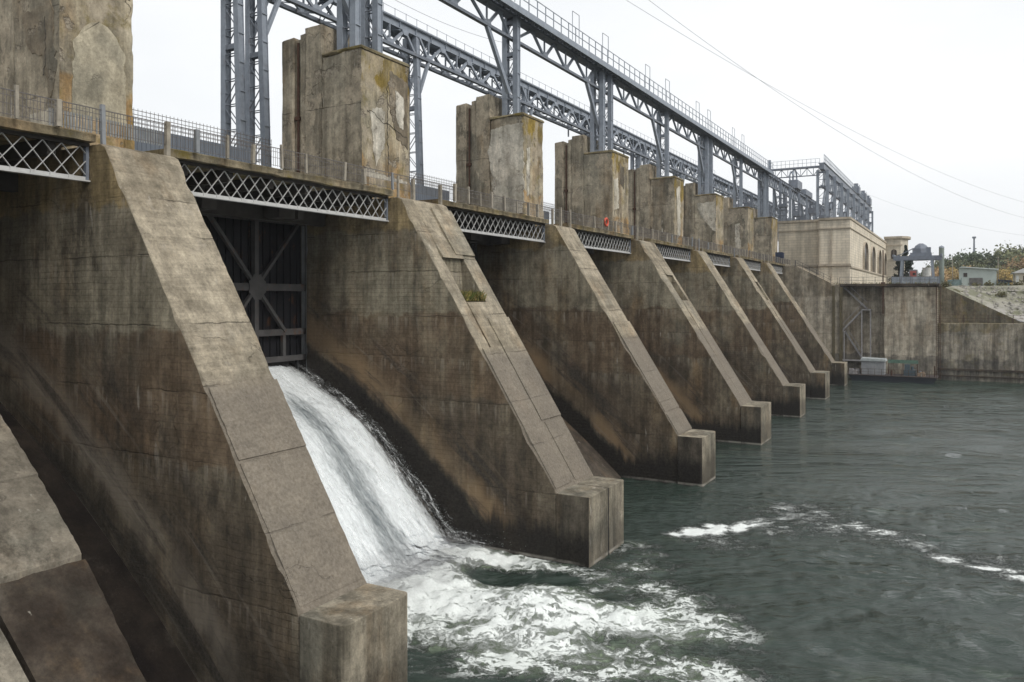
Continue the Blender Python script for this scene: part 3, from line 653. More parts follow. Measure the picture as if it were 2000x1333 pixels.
# ------------------------------------------------------------------ water
dense = lambda a, b, s: np.arange(a, b, s)
gx = np.concatenate([np.array([-600, -300, -120, -60, -45]), dense(-38, -22, .5), dense(-22, 5, .11), dense(5, 16, .3), np.array([18, 24, 36, 60, 120, 300, 700, 1500])])
gy = np.concatenate([np.array([-900, -300, -120, -60, -30, -10]), dense(0, 18, .6), dense(18, 56, .11), dense(56, 136, .3), np.array([140, 180, 300, 700, 1500])])
GX, GY = np.meshgrid(gx, gy, indexing='ij')
def blob(x, y, rx, ry, amp, rot=0.):
    c_, s_ = math.cos(rot), math.sin(rot); dx, dy = GX - x, GY - y; u = dx * c_ + dy * s_; v = -dx * s_ + dy * c_
    return amp * np.exp(-((u / rx) ** 2 + (v / ry) ** 2))
boil = np.zeros_like(GX)
for q in [(-20.6, 23, 2.0, 3.5, 1.15), (-20.3, 27.5, 2.2, 3.4, 1.2), (-20.8, 31, 1.4, 2.2, 1.1), (-17.2, 26.6, 2.6, 2.2, .95), (-14.2, 26.6, 2.8, 1.9, .95), (-11.8, 27.6, 2.2, 1.6, .7), (-9.3, 28.4, 2.2, 1.5, .4),
          (-19.6, 31.8, 2.4, .9, .8), (-16.8, 32.2, 2.0, .6, .55), (-14.5, 29.6, 2.2, .9, .45), (-11.5, 24.6, 3.5, 1.3, .38), (-15, 23.6, 3, 1.6, .42), (-8, 25.5, 2.6, 2., .24), (-10.3, 31, 2.5, 1.5, .26), (-12.4, 33.4, 1.8, 1.6, .26), (-13.2, 36, 1.6, 1.4, .22)]:
    boil = np.maximum(boil, 0) + 0; boil = boil + blob(*q) * (1 - np.clip(boil, 0, 1) * .75)
for q in [(-18.0, 29.9, 1.3, .75, -.95), (-15.4, 30.6, .9, .55, -.5), (-12.6, 30.0, 1.0, .6, -.4), (-16.5, 24.7, 1.0, .5, -.4), (-11., 26.2, .8, .5, -.3)]: boil = boil + blob(*q)
boil = np.clip(boil, 0, 1.15)
calm = np.zeros_like(GX)
for q in [(-12.2, 40.6, .75, 1.0, 1.), (-11.3, 41.6, .6, 1.2, 1.), (-10.4, 42.6, .5, 1.1, .95), (-9.6, 44.3, .8, 1.6, .45), (-8.6, 46.2, .9, 1.8, .42), (-7.0, 47.0, 1.0, 1.4, .42), (-5.2, 46.0, 1., 1.2, .5), (-3.7, 45.2, 1., .8, .62), (-2.1, 43.8, .9, .8, .5), (-.8, 42.4, 1., .7, .62), (.9, 41.5, 1.2, .6, .7), (2.4, 40.8, 1.2, .6, .75), (-12.9, 39.8, .5, .6, .8), (-11.8, 42.2, .5, .7, .7), (-10., 43.6, .7, .9, .6), (-9.2, 48, .9, 1.6, .45), (-8.0, 49, 1., 1.4, .35), (-6.2, 45.2, 1.4, 1., .4), (-8.5, 43.2, 1.6, 1.2, .35), (-10.5, 39.5, 2., 1.6, .3), (-8, 46.5, 3., 3., .3), (-4., 44.6, 2.6, 1.6, .3), (1.4, 42, 3, 1.6, .3), (1., 43., 1.8, 1., .3)]:
    calm = np.maximum(calm, blob(*q))
swell = np.zeros_like(GX); rw = np.random.RandomState(9)
for k in range(30):
    ang = rw.normal(R(119), .55); wl = math.exp(rw.uniform(math.log(1.1), math.log(6.))); kk = 2 * math.pi / wl
    swell += .0056 * wl * np.sin(kk * (GX * math.cos(ang) + GY * math.sin(ang)) + rw.uniform(0, 6.28) + .8 * fbm(GX * .07 + k * 3, GY * .07, k + 50, 2))
swell *= (.1 + 1.6 * np.clip(fbm(GX * .07 + .03 * GY, GY * .04, 33, 4) - .2, 0, 1)) * np.clip((GX + 15.5) / 7., .35, 1) * ((GX > -23) & (GX < 15) & (GY > 18) & (GY < 134))
near = (GX > -22.2) & (GX < 5.2) & (GY > 17.8) & (GY < 56.5)
turb = np.clip(boil * 1.1, 0, 1)
H1 = (fbm(GX * .55, GY * .75, 3, 5, .5) - .5) * .8; H2 = (fbm(GX * 2.2, GY * 2.2, 11, 4, .6) - .5) * .42
ripple = np.zeros_like(GX); rg = np.random.RandomState(2)
for k in range(26):
    ang = rg.normal(.2, .7); wl = rg.uniform(.35, 1.5); kk = 2 * math.pi / wl; ripple += .0045 * wl * np.sin(kk * (GX * math.cos(ang) + GY * math.sin(ang)) + rg.uniform(0, 6.28) + 1.5 * fbm(GX * .12 + k, GY * .12, k, 2))
HZ = np.where(near, turb * (H1 + H2) + ripple * (1 - .5 * turb), 0)
HZ += .55 * blob(-14.5, 26.8, 3., 1.8, 1.) + .35 * blob(-19.7, 27, 1.6, 5, 1.) - .45 * blob(-18.0, 29.9, 1.4, .9, 1.)
HZ = np.where(near, HZ, HZ * .0) + swell * (1 - .7 * turb)
nxg, nyg = GX.shape
V = np.stack([GX, GY, HZ], -1).reshape(-1, 3)
idx = np.arange(nxg * nyg).reshape(nxg, nyg); F = np.stack([idx[:-1, :-1], idx[1:, :-1], idx[1:, 1:], idx[:-1, 1:]], -1).reshape(-1, 4)
me = bpy.data.meshes.new('river_water'); me.vertices.add(len(V)); me.vertices.foreach_set('co', V.ravel().astype(np.float32))
me.loops.add(F.size); me.loops.foreach_set('vertex_index', F.ravel().astype(np.int32)); me.polygons.add(len(F)); me.polygons.foreach_set('loop_start', np.arange(0, F.size, 4, dtype=np.int32))
me.polygons.foreach_set('use_smooth', [True] * len(F)); me.update(calc_edges=True); me.validate()
at = me.attributes.new('boil', 'FLOAT', 'POINT'); at.data.foreach_set('value', boil.ravel().astype(np.float32))
at = me.attributes.new('calmfoam', 'FLOAT', 'POINT'); at.data.foreach_set('value', calm.ravel().astype(np.float32))
t = NT('river_water'); X, Y, Z = t.xyz()
ab = t.n('ShaderNodeAttribute', attribute_name='boil').outputs['Fac']; ac = t.n('ShaderNodeAttribute', attribute_name='calmfoam').outputs['Fac']
wv = t.n('ShaderNodeCombineXYZ'); t.l(t.math('ADD', t.math('MULTIPLY', X, .8704), t.math('MULTIPLY', Y, .4921)), wv.inputs[0]); t.l(t.math('ADD', t.math('MULTIPLY', X, -.4921), t.math('MULTIPLY', Y, .8704)), wv.inputs[1])
wv = wv.outputs[0]
def ridge(n, k): return t.math('SUBTRACT', 1., t.math('ABSOLUTE', t.math('MULTIPLY_ADD', n, k, -k / 2)), clamp=True)
wq = t.n('ShaderNodeTexNoise'); wq.inputs['Scale'].default_value = .8; wq.inputs['Detail'].default_value = 8; wq.inputs['Roughness'].default_value = .65; t.l(t.pos, wq.inputs['Vector'])
wa = t.n('ShaderNodeVectorMath', operation='MULTIPLY_ADD'); t.l(wq.outputs['Color'], wa.inputs[0]); wa.inputs[1].default_value = (1.5, 1.5, 0); t.l(wv, wa.inputs[2]); wp = wa.outputs[0]
n1 = t.noise(wp, scale=.8, sc=(.8, 1.2, 1), det=9, rough=.66, dist=.2); n2 = t.noise(wp, scale=2.8, sc=(.85, 1.2, 1), det=7, rough=.7, dist=.3, off=(3, 1, 0)); n3 = t.noise(scale=11, det=5, rough=.75)
web = t.math('MULTIPLY_ADD', ridge(n1, 8.), .48, t.math('MULTIPLY_ADD', ridge(n2, 7.), .38, t.math('MULTIPLY_ADD', n3, .34, t.math('MULTIPLY_ADD', t.noise(scale=26, det=4, rough=.7), .3, -.15))))
low = t.noise(wp, scale=.35, sc=(.8, 1.2, 1), det=5, rough=.55, off=(9, 4, 0))
arg = t.math('ADD', web, t.math('MULTIPLY_ADD', ab, .80, t.math('MULTIPLY_ADD', low, 1.5, -.75)))
kf = t.ss(ab, .25, .8)
fo = t.math('ADD', t.math('MULTIPLY', t.ss(arg, .62, 1.36), kf), t.math('MULTIPLY', t.ss(arg, .84, 1.16, 0, .85), t.math('SUBTRACT', 1., kf)))
fo = t.math('MULTIPLY', fo, t.ss(ab, .015, .12))
nc = t.noise(wp, scale=1.5, sc=(.7, 1.5, 1), det=9, rough=.75, dist=.3, off=(8, 8, 0))
fc = t.math('MULTIPLY', t.ss(t.math('ADD', nc, t.math('MULTIPLY_ADD', n3, .5, t.math('MULTIPLY_ADD', ac, .50, -.93))), -.10, .10), t.ss(ac, .02, .12))
fk = t.math('MULTIPLY', t.ss(t.math('ADD', t.noise(wv, scale=6, sc=(.8, 1.3, 1), det=4, rough=.7, off=(6, 6, 0)), t.math('MULTIPLY_ADD', ac, .28, -.74)), -.03, .06), t.ss(ac, .02, .1)); foam = t.math('MAXIMUM', t.math('MAXIMUM', fo, fc), fk)
aer = t.ss(t.math('ADD', ab, t.math('MULTIPLY_ADD', low, 1.0, -.5)), .08, .85)
wat = t.mix(aer, (.026, .040, .032), (.42, .52, .35))
col = t.mix(foam, wat, t.mix(t.ss(n3, .35, .65), (.74, .78, .75), (.86, .89, .87)))
b00 = t.noise(wv, scale=.15, sc=(.5, 1.2, 1), det=2, rough=.5, off=(7, 2, 2)); b0 = t.noise(wv, scale=.34, sc=(.5, 1.3, 1), det=3, rough=.5, off=(2, 2, 2)); b1 = t.noise(wv, scale=1.2, sc=(.55, 1.5, 1), det=5, rough=.6, dist=.5); b2 = t.noise(wv, scale=3.6, sc=(.55, 1.5, 1), det=5, rough=.6, off=(5, 2, 1))
hh = t.math('MULTIPLY_ADD', b1, .75, t.math('MULTIPLY_ADD', b2, .38, t.math('MULTIPLY', b0, 1.1))); hh = t.math('MULTIPLY_ADD', b00, 1.2, hh); sl = t.noise(wv, scale=.07, sc=(.6, 1.6, 1), det=4, rough=.6, dist=1.2, off=(4, 1, 7)); hh = t.math('MULTIPLY', hh, t.ss(sl, .36, .62, .6, 1.35)); hh = t.math('MULTIPLY', hh, t.math('MULTIPLY_ADD', foam, -.9, 1.)); hh = t.math('ADD', hh, t.math('MULTIPLY', t.math('MULTIPLY', foam, web), .10))
t.fin(col, t.lin(foam, 0, .5, .03, .95), t.bump(hh, 1., .22)); t.b.inputs['IOR'].default_value = 1.333; t.l(t.lin(foam, 0, .6, .5, .08), t.b.inputs['Specular IOR Level'])
me.materials.append(t.m); river = bpy.data.objects.new('river_water', me); COL.objects.link(river); tag(river, kind='structure')

# cascade
NXc, NYc = 190, 170
ya, yb = B[1] + .03, A[2] - .03
us = np.linspace(0, 1, NXc + 1); vsx = np.linspace(0, 1, NYc + 1); UU, VV = np.meshgrid(us, vsx, indexing='ij')
XX = -32.3 + UU * 12.6; YY = ya + VV * (yb - ya)
thick = .28 + .3 * UU + (fbm(UU * 5, VV * 14, 4, 5, .6) - .5) * (.3 + .8 * UU) + (fbm(UU * 22, VV * 44, 14, 4, .65) - .5) * (.12 + .34 * UU)
edge = np.minimum(VV, 1 - VV) * (yb - ya)
thick = thick * (.35 + .65 * np.clip(edge / 1.1, 0, 1))
ZZ = zw(XX) + .02 + thick
ZZ = np.maximum(ZZ, .12 + .5 * (fbm(XX * .8, YY * .8, 21, 5) - .35) * np.clip((UU - .8) * 5, 0, 1) + .1 * np.clip((UU - .85) * 6, 0, 1) - np.clip((UU - .93) * 9, 0, 1) * .7)
Vc = np.stack([XX, YY, ZZ], -1).reshape(-1, 3); idx = np.arange((NXc + 1) * (NYc + 1)).reshape(NXc + 1, NYc + 1)
Fc = np.stack([idx[:-1, :-1], idx[1:, :-1], idx[1:, 1:], idx[:-1, 1:]], -1).reshape(-1, 4)
me = bpy.data.meshes.new('water_cascade'); me.from_pydata(Vc.tolist(), [], Fc.tolist()); me.polygons.foreach_set('use_smooth', [True] * len(Fc))
for nm, ar in (('along', UU), ('across', VV)):
    at = me.attributes.new(nm, 'FLOAT', 'POINT'); at.data.foreach_set('value', ar.ravel().astype(np.float32))
t = NT('cascade_water'); au = t.n('ShaderNodeAttribute', attribute_name='along').outputs['Fac']; av = t.n('ShaderNodeAttribute', attribute_name='across').outputs['Fac']
cv = t.n('ShaderNodeCombineXYZ'); t.l(t.math('MULTIPLY', au, 16.), cv.inputs[0]); t.l(t.math('MULTIPLY', av, 13.3), cv.inputs[1])
s1 = t.noise(cv.outputs[0], scale=1., sc=(.5, 3.2, 1), det=9, rough=.74, dist=.45); s2 = t.noise(cv.outputs[0], scale=1., sc=(.16, .7, 1), det=5, rough=.6, off=(3, 2, 0)); s3 = t.noise(cv.outputs[0], scale=4., sc=(.8, 2.2, 1), det=8, rough=.75)
cen = t.math('SUBTRACT', av, t.math('SUBTRACT', .79, t.math('MULTIPLY', au, .13)))      # a strip of thin, glassy water
strip = t.ss(t.math('ABSOLUTE', cen), .115, .015); strip = t.math('MULTIPLY', strip, t.math('MULTIPLY', t.ss(au, .1, .32), t.ss(au, .97, .8)))
dk = t.math('ADD', t.math('MULTIPLY', strip, .62), t.math('MULTIPLY_ADD', s1, 1.5, t.math('MULTIPLY_ADD', s2, .7, -1.12)))
dk = t.math('ADD', dk, t.math('MULTIPLY_ADD', s3, 1.1, -.55))
f = t.ss(dk, -.12, .95)
col = t.mix(f, (.88, .92, .93), (.15, .175, .185))
t.fin(col, t.lin(f, 0, 1, .8, .35), t.bump(t.math('MULTIPLY_ADD', s1, .8, t.math('MULTIPLY', s3, .6)), .9, .16))
eg = t.math('MULTIPLY', t.math('MINIMUM', av, t.math('SUBTRACT', 1., av)), 13.3)
al = t.ss(t.math('ADD', eg, t.math('MULTIPLY_ADD', s3, 2.6, t.math('MULTIPLY_ADD', s2, 2.2, -2.75))), -.3, 1.0)
al = t.math('MULTIPLY', al, t.ss(t.math('ADD', au, t.math('MULTIPLY_ADD', s3, .3, -.15)), 1.0, .86))
t.l(al, t.b.inputs['Alpha'])
me.materials.append(t.m); cas = bpy.data.objects.new('water_cascade', me); COL.objects.link(cas)
tag(cas, 'white foaming water cascade rushing down the chute below the raised gate', 'cascade')
t = NT('cascade_froth'); au = t.n('ShaderNodeAttribute', attribute_name='along').outputs['Fac']; av = t.n('ShaderNodeAttribute', attribute_name='across').outputs['Fac']; asd = t.n('ShaderNodeAttribute', attribute_name='layer').outputs['Fac']
cv = t.n('ShaderNodeCombineXYZ'); t.l(t.math('MULTIPLY', au, 16.), cv.inputs[0]); t.l(t.math('MULTIPLY', av, 13.3), cv.inputs[1]); t.l(t.math('MULTIPLY', asd, 7.3), cv.inputs[2])
q1 = t.noise(cv.outputs[0], scale=1.4, sc=(.55, 2., 1), det=9, rough=.72, dist=.7); q2 = t.noise(cv.outputs[0], scale=7., sc=(.7, 1.5, 1), det=6, rough=.75)
cen = t.math('SUBTRACT', av, t.math('SUBTRACT', .79, t.math('MULTIPLY', au, .13))); strip = t.math('MULTIPLY', t.ss(t.math('ABSOLUTE', cen), .10, .02), t.math('MULTIPLY', t.ss(au, .1, .32), t.ss(au, .97, .8)))
a_ = t.math('ADD', t.math('MULTIPLY_ADD', q1, 1., t.math('MULTIPLY', q2, .75)), t.math('MULTIPLY_ADD', asd, -.07, t.math('MULTIPLY', strip, -.16)))
al = t.ss(a_, .76, 1.16, 0, .8); al = t.math('MULTIPLY', al, t.ss(au, 1., .93)); al = t.math('MULTIPLY', al, t.ss(au, .0, .05))
t.fin((.92, .95, .95), .9); t.l(al, t.b.inputs['Alpha']); froth = t.m
NU, NV = 110, 120
for lay in (1, 2, 3):
    us = np.linspace(0, 1, NU + 1); vs_ = np.linspace(0, 1, NV + 1); U2, V2 = np.meshgrid(us, vs_, indexing='ij')
    X2 = -32.2 + U2 * 12.9; Y2 = ya - .0 + V2 * (yb - ya); lift = .10 * lay + .05 + U2 * .16 * lay + (fbm(U2 * 9, V2 * 16, 40 + lay, 5, .62) - .5) * (.18 + .7 * U2) * (.6 + .3 * lay)
    Z2 = zw(X2) + .28 + .3 * U2 + lift; foot = np.clip((U2 - .86) / .14, 0, 1); Z2 = np.maximum(Z2, .05 + (1 - foot) * .2 + lift * .9)
    idx = np.arange((NU + 1) * (NV + 1)).reshape(NU + 1, NV + 1); F2 = np.stack([idx[:-1, :-1], idx[1:, :-1], idx[1:, 1:], idx[:-1, 1:]], -1).reshape(-1, 4)
    me = bpy.data.meshes.new('froth_layer'); me.from_pydata(np.stack([X2, Y2, Z2], -1).reshape(-1, 3).tolist(), [], F2.tolist()); me.polygons.foreach_set('use_smooth', [True] * len(F2))
    for nm, ar in (('along', U2), ('across', V2), ('layer', U2 * 0 + lay)): at = me.attributes.new(nm, 'FLOAT', 'POINT'); at.data.foreach_set('value', ar.ravel().astype(np.float32))
    me.materials.append(froth); o = bpy.data.objects.new('froth_layer', me); COL.objects.link(o); o.parent = cas
# spray thrown up by the cascade
mb = MB(); rg = np.random.RandomState(5)
def drop(x, y, z, r):
    q = [(x + r, y, z), (x - r, y, z), (x, y + r, z), (x, y - r, z), (x, y, z + r), (x, y, z - r)]
    mb.add(q, [(0, 2, 4), (2, 1, 4), (1, 3, 4), (3, 0, 4), (2, 0, 5), (1, 2, 5), (3, 1, 5), (0, 3, 5)])
for k in range(2600):
    u = rg.beta(2.2, 1.3); x = -32 + u * 12; e = abs(rg.normal(0, .12)) + .02; side = rg.rand()
    if side < .5: y = yb - abs(rg.normal(0, .5)); z = zw(x) + .3 + .3 * u + abs(rg.normal(0, .14 + .2 * u))
    else: y = rg.uniform(ya, yb); z = zw(x) + .45 + .35 * u + abs(rg.normal(0, .08 + .1 * u))
    drop(x, y, max(z, .2), rg.uniform(.005, .014))
for k in range(900):
    x = rg.normal(-20, 1.); y = rg.uniform(ya, yb); drop(x, y, .3 + abs(rg.normal(0, .3)), rg.uniform(.005, .014))
o = mb.build('spray', simple('spray_white', (.75, .79, .8), .7, var=.05, bump=0), fix=False); tag(o, 'fine white spray droplets over the cascade and its boil', 'spray', kind='stuff')

# ------------------------------------------------------------------ gantries
CL = [None, 18.2, 35.03, 52.17, 69.24, 86.47, 103.27, 120.2, 137.2]
def column(p, X0, X1, y, z0, z1, bx=.40, by=.42):
    """one H-shaped upright, foot at X0, head at X1"""
    mb = MB(); h = z1 - z0
    mb.beam((X0, y - by / 2, z0), (X1, y - by / 2, z1), bx, .035, up=(0, 1, 0)); mb.beam((X0, y + by / 2, z0), (X1, y + by / 2, z1), bx, .035, up=(0, 1, 0))
    mb.beam((X0 + bx * .3, y, z0), (X1 + bx * .3, y, z1), .05, by - .03, up=(0, 1, 0))
    k = 1.6
    while k < h: q = X0 + (X1 - X0) * k / h; mb.box(q - bx / 2, q + bx / 2 + .01, y - by / 2 - .025, y + by / 2 + .025, z0 + k, z0 + k + .06); k += 1.75
    return mb.build('column', M['steel'], p)
def leg(root, xa, xb0, xb1, y, z0, z1):
    lg = MB(); n = max(2, int((z1 - z0) / 1.45)); step = (z1 - z0) / n
    for yy in (y - .18, y + .18):
        for k in range(n):
            za, zb = z0 + k * step, z0 + (k + 1) * step; q0 = xb0 + (xb1 - xb0) * (za - z0) / (z1 - z0); q1 = xb0 + (xb1 - xb0) * (zb - z0) / (z1 - z0)
            if k % 2: lg.beam((xa, yy, zb), (q0, yy, za), .03, .07, up=(0, 1, 0))
            else: lg.beam((xa, yy, za), (q1, yy, zb), .03, .07, up=(0, 1, 0))
            lg.beam((xa, yy, zb), (q1, yy, zb), .04, .09, up=(0, 1, 0))
    for z in (z0 + .05, z0 + (z1 - z0) * .62, z1 - .5): lg.box(xa, xb1 + (xb0 - xb1) * (1 - (z - z0) / (z1 - z0)), y - .2, y + .2, z, z + .3)
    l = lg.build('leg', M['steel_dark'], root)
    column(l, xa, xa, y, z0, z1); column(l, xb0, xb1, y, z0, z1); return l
def truss(root, X, ya, yb, zb, zt, planes=(0,), wdt=.2, fb=(.31, .54, .79), ft=(.185, .41, .64, .89)):
    L_ = yb - ya; bn = [ya + L_ * f for f in fb]; tn = [ya + L_ * f for f in ft]
    mb = MB(); g = mb
    for dx in planes:
        x = X + dx
        pts = sorted([(b_, zb) for b_ in bn] + [(t_, zt) for t_ in tn]); pts = ([(ya + .2, zb)] if pts[0][1] == zt else [(ya + .2, zt)]) + pts + [(yb - .3, zb)]
        for q, r_ in zip(pts[:-1], pts[1:]): mb.beam((x, q[0], q[1]), (x, r_[0], r_[1]), wdt, .16, up=(1, 0, 0))
        for b_ in bn: mb.beam((x, b_, zb), (x, b_, zt), .1, .12, up=(1, 0, 0)); g.prism([(b_ - .55, zb - .02), (b_ + .55, zb - .02), (b_ + .28, zb + .42), (b_ - .28, zb + .42)], x + .101, x + .12, 'x'); g.prism([(b_ - .55, zb - .02), (b_ - .28, zb + .42), (b_ + .28, zb + .42), (b_ + .55, zb - .02)], x - .12, x - .101, 'x')
        for t_ in tn: g.prism([(t_ - .5, zt), (t_ - .22, zt - .4), (t_ + .22, zt - .4), (t_ + .5, zt)], x + .101, x + .12, 'x')
    if len(planes) > 1:
        yy = ya + .6; s = 1
        while yy < yb - 1.2: mb.beam((X + planes[0] * s, yy, zb), (X + planes[1] * s, yy + 1.1, zb), .06, .08); mb.beam((X + planes[0] * s, yy, zt - .1), (X + planes[1] * s, yy + 1.1, zt - .1), .06, .08); yy += 1.1; s = -s
        for b_ in bn + tn: mb.beam((X + planes[0], b_, zb + .1), (X + planes[1], b_, zt - .1), .06, .07); mb.beam((X + planes[1], b_, zb + .1), (X + planes[0], b_, zt - .1), .06, .07)
    mb.build('web_members', M['steel'], root)
XG, XU = -29.5, -38.7
ZB, ZT1, ZT2 = 31.3, 32.85, 33.45
# downstream gantry
gd = empty('crane_gantry'); tag(gd, 'blue-grey downstream crane gantry with handrail walkway, its lattice legs on the pylons', 'gantry', 'crane gantries of the dam')
ends = [CL[1] - 12] + CL[1:8] + [139.5]
Yend = 205.
mb = MB(); mb.box(XG - .3, XG + .3, ends[0], Yend, ZT1 + .05, ZT2 - .05); mb.box(XG - .42, XG + .42, ends[0], Yend, ZT1, ZT1 + .05); mb.box(XG - .42, XG + .42, ends[0], Yend, ZT2 - .05, ZT2)
yy = ends[0]
while yy < Yend: mb.box(XG - .41, XG + .41, yy, yy + .04, ZT1 + .05, ZT2 - .05); yy += 2.1
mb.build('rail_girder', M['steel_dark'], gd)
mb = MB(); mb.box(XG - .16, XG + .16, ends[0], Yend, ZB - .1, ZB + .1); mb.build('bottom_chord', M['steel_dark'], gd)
for a_, b_ in zip(ends[:-1], ends[1:]):
    truss(gd, XG, a_, b_, ZB, ZT1)
    mb = MB(); mb.beam((XG, b_ - (b_ - a_) * .21, ZB), (XG, b_ - .5, ZB - 4.1), .34, .26, up=(1, 0, 0)); mb.build('knee_brace', M['steel'], gd)
for i in range(1, 9):
    z0 = 25.3
    for dy in ((-.95, .95) if i in (2, 4, 6, 8) else (0,)): leg(gd, -30.02, -29.1, -29.1, CL[i] + dy, z0, ZT1)
mb = MB(); mb.box(-29.15, -28.2, ends[0], 139, ZT2 - .34, ZT2 - .3); mb.box(-28.24, -28.17, ends[0], 139, ZT2 - .75, ZT2 - .28)
yy = ends[0]; s = 0
while yy < 139:
    mb.beam((-28.2, yy, ZT2 - .5), (-29.2, yy + .01, ZT2 - .5), .05, .1)
    mb.beam((-28.5, yy, ZT2 - .85), (-28.5, yy + .35, ZT2 - .3), .04, .06, up=(1, 0, 0)); mb.beam((-28.5, yy + .35, ZT2 - .3), (-28.5, yy + .7, ZT2 - .85), .04, .06, up=(1, 0, 0)); yy += .7
mb.build('walkway', M['steel'], gd)
mb = MB()
yy = ends[0]
while yy < 139: mb.beam((-28.2, yy, ZT2 - .3), (-28.2, yy, ZT2 + .95), .06); yy += 1.36
for z in (.35, .95): mb.beam((-28.2, ends[0], ZT2 + z), (-28.2, 139, ZT2 + z), .05)
mb.build('handrail', M['steel'], gd)
for y0 in (42.8, 49., 59.98, 66.25, 77.2, 83.4, 94.58, 99.5, 111.6, 117.): 
    mb = MB(); mb.tube([(-28.2, y0, ZT2 - .2), (-28.2, y0, 35.6), (-28.2, y0 + 1.3, 35.62), (-28.2, y0 + 1.3, ZT2 - .2)], .032, 5); mb.build('ladder_hoop', M['steel'], gd)
# upstream gantry
gu = empty('crane_gantry'); tag(gu, 'blue-grey upstream crane gantry, lower in view, paired legs on the road behind the pylons', 'gantry', 'crane gantries of the dam')
ends2 = [CL[1] - 4] + CL[2:8] + [139.5]
mb = MB(); mb.box(XU - .3, XU + .45, ends2[0], Yend, ZT1 + .05, ZT2 - .05); mb.box(XU - .5, XU + .6, ends2[0], Yend, ZT1, ZT1 + .05); mb.box(XU - .5, XU + .6, ends2[0], Yend, ZT2 - .05, ZT2); mb.box(XU - .6, XU + .66, ends2[0], Yend, ZT2, ZT2 + .12)
yy = ends2[0]
while yy < Yend: mb.box(XU + .45, XU + .58, yy, yy + .04, ZT1 + .05, ZT2 - .05); yy += 2.1
mb.build('rail_girder', M['steel'], gu)
mb = MB(); mb.box(XU + .42, XU + .74, ends2[0], Yend, ZB - .12, ZB + .12); mb.box(XU - .74, XU - .42, ends2[0], Yend, ZB - .12, ZB + .12); mb.build('bottom_chord', M['steel_dark'], gu)
for a_, b_ in zip(ends2[:-1], ends2[1:]):
    truss(gu, XU, a_, b_, ZB, ZT1, planes=(-.58, .58), fb=(.086, .33, .556, .79), ft=(.2, .44, .67, .9))
    for xx in (XU - .58, XU + .58):
        mb = MB(); e_ = 1.15 if abs(a_ - CL[2]) < 1 or abs(a_ - CL[4]) < 1 or abs(a_ - CL[6]) < 1 else .25; mb.beam((xx, a_ + e_ + 1.25, ZB), (xx, a_ + e_, ZB - 2.8), .24, .24, up=(1, 0, 0)); mb.build('knee_brace', M['steel'], gu)
    mb = MB(); mb.box(XU - .4, XU - .3, b_ - 4.6, b_ - 4.4, ZB - 1.1, ZB); mb.build('hanger', M['steel_dark'], gu)
for i in range(2, 9):
    for dy in ((-.95, .95) if i in (2, 4, 6, 8) else (0,)): leg(gu, -39.25, -37.75, -38.3, CL[i] + dy, 17.56, ZT1)
mb = MB(); yy = ends2[0]
while yy < 139: mb.beam((XU + .62, yy, ZT2 + .1), (XU + .62, yy, ZT2 + .75), .03); yy += 1.4
mb.beam((XU + .62, ends2[0], ZT2 + .7), (XU + .62, 139, ZT2 + .7), .025); mb.build('cable_rail', M['steel'], gu)
for g_, X_ in ((gd, XG), (gu, XU)):
    pe = [139.5, 148.5, 157.5, 166.5, 175.5, 184.5, 193.5, 202.5]
    for a_, b_ in zip(pe[:-1], pe[1:]):
        truss(g_, X_, a_, b_, ZB, ZT1, wdt=.3)
        mb = MB(); mb.beam((X_, b_ - 2.6, ZB), (X_, b_ - .4, ZB - 3.2), .3); mb.build('knee_brace', M['steel'], g_)
        leg(g_, X_ - .6, X_ + .5, X_ + .5, b_, 25.3, ZT1)
# gantry over the power house, cross bridge
gp = empty('crane_gantry'); tag(gp, 'blue-grey crane gantry running over the power house roof at its right edge', 'gantry', 'crane gantries of the dam')
XP = -20.6
mb = MB(); mb.box(XP - .35, XP + .35, 138.6, 214, 33.0, 34.0); mb.box(XP - .5, XP + .5, 138.6, 214, 34.0, 34.08); mb.build('rail_girder', M['steel_dark'], gp)
mb = MB(); mb.box(XP - .2, XP + .2, 138.6, 214, 30.2, 30.5); mb.build('bottom_chord', M['steel_dark'], gp)
py = [139.6, 148, 157, 166, 175, 184, 193, 202, 211]
for a_, b_ in zip(py[:-1], py[1:]): truss(gp, XP, a_, b_, 30.35, 33.0, wdt=.3)
for y in py:
    leg(gp, XP - .75, XP + .75, XP + .75, y, 25.35, 33.); 
    mb = MB(); mb.beam((XP, y + .4, 27.4), (XP, y + 3, 30.3), .3); mb.build('knee_brace', M['steel'], gp)
for y in py[1:-1:2]:
    mb = MB(); mb.box(XP - 1.2, XP - .2, y + 1, y + 4.5, 25.35, 27.6); mb.box(XP - 1, XP + .4, y + 1.2, y + 2.2, 27.6, 28.8); mb.build('switchgear', M['steel_dark'], gp)
mb = MB(); mb.box(XP + .3, XP + .36, 138.6, 196, 34.08, 34.2)
yy = 138.6
while yy < 196: mb.beam((XP + .4, yy, 34.), (XP + .4, yy, 35.4), .07); yy += 1.4
for z in (34.7, 35.35): mb.beam((XP + .4, 138.6, z), (XP + .4, 196, z), .06)
mb.build('handrail', M['steel'], gp)
for y in (183, 196, 206):
    mb = MB(); mb.box(XP - .6, XP + .8, y, y + 3, 34.08, 35.6); mb.box(XP - .2, XP + .5, y + .6, y + 1.6, 35.6, 36.3); mb.beam((XP + .6, y, 34.1), (XP + .6, y + 3, 36.2), .12); mb.build('trolley', M['steel_dark'], gp)
cb = empty('cross_bridge'); tag(cb, 'blue-grey footbridge truss linking the crest gantry to the power house gantry', 'footbridge')
x0, x1, yc = -29.1, -21.0, 139.6
mb = MB(); mb.box(x0, x1, yc - .3, yc + .3, 33.45, 33.75); mb.box(x0, x1, yc - .1, yc + .1, 32.15, 32.3); mb.build('chords', M['steel_dark'], cb)
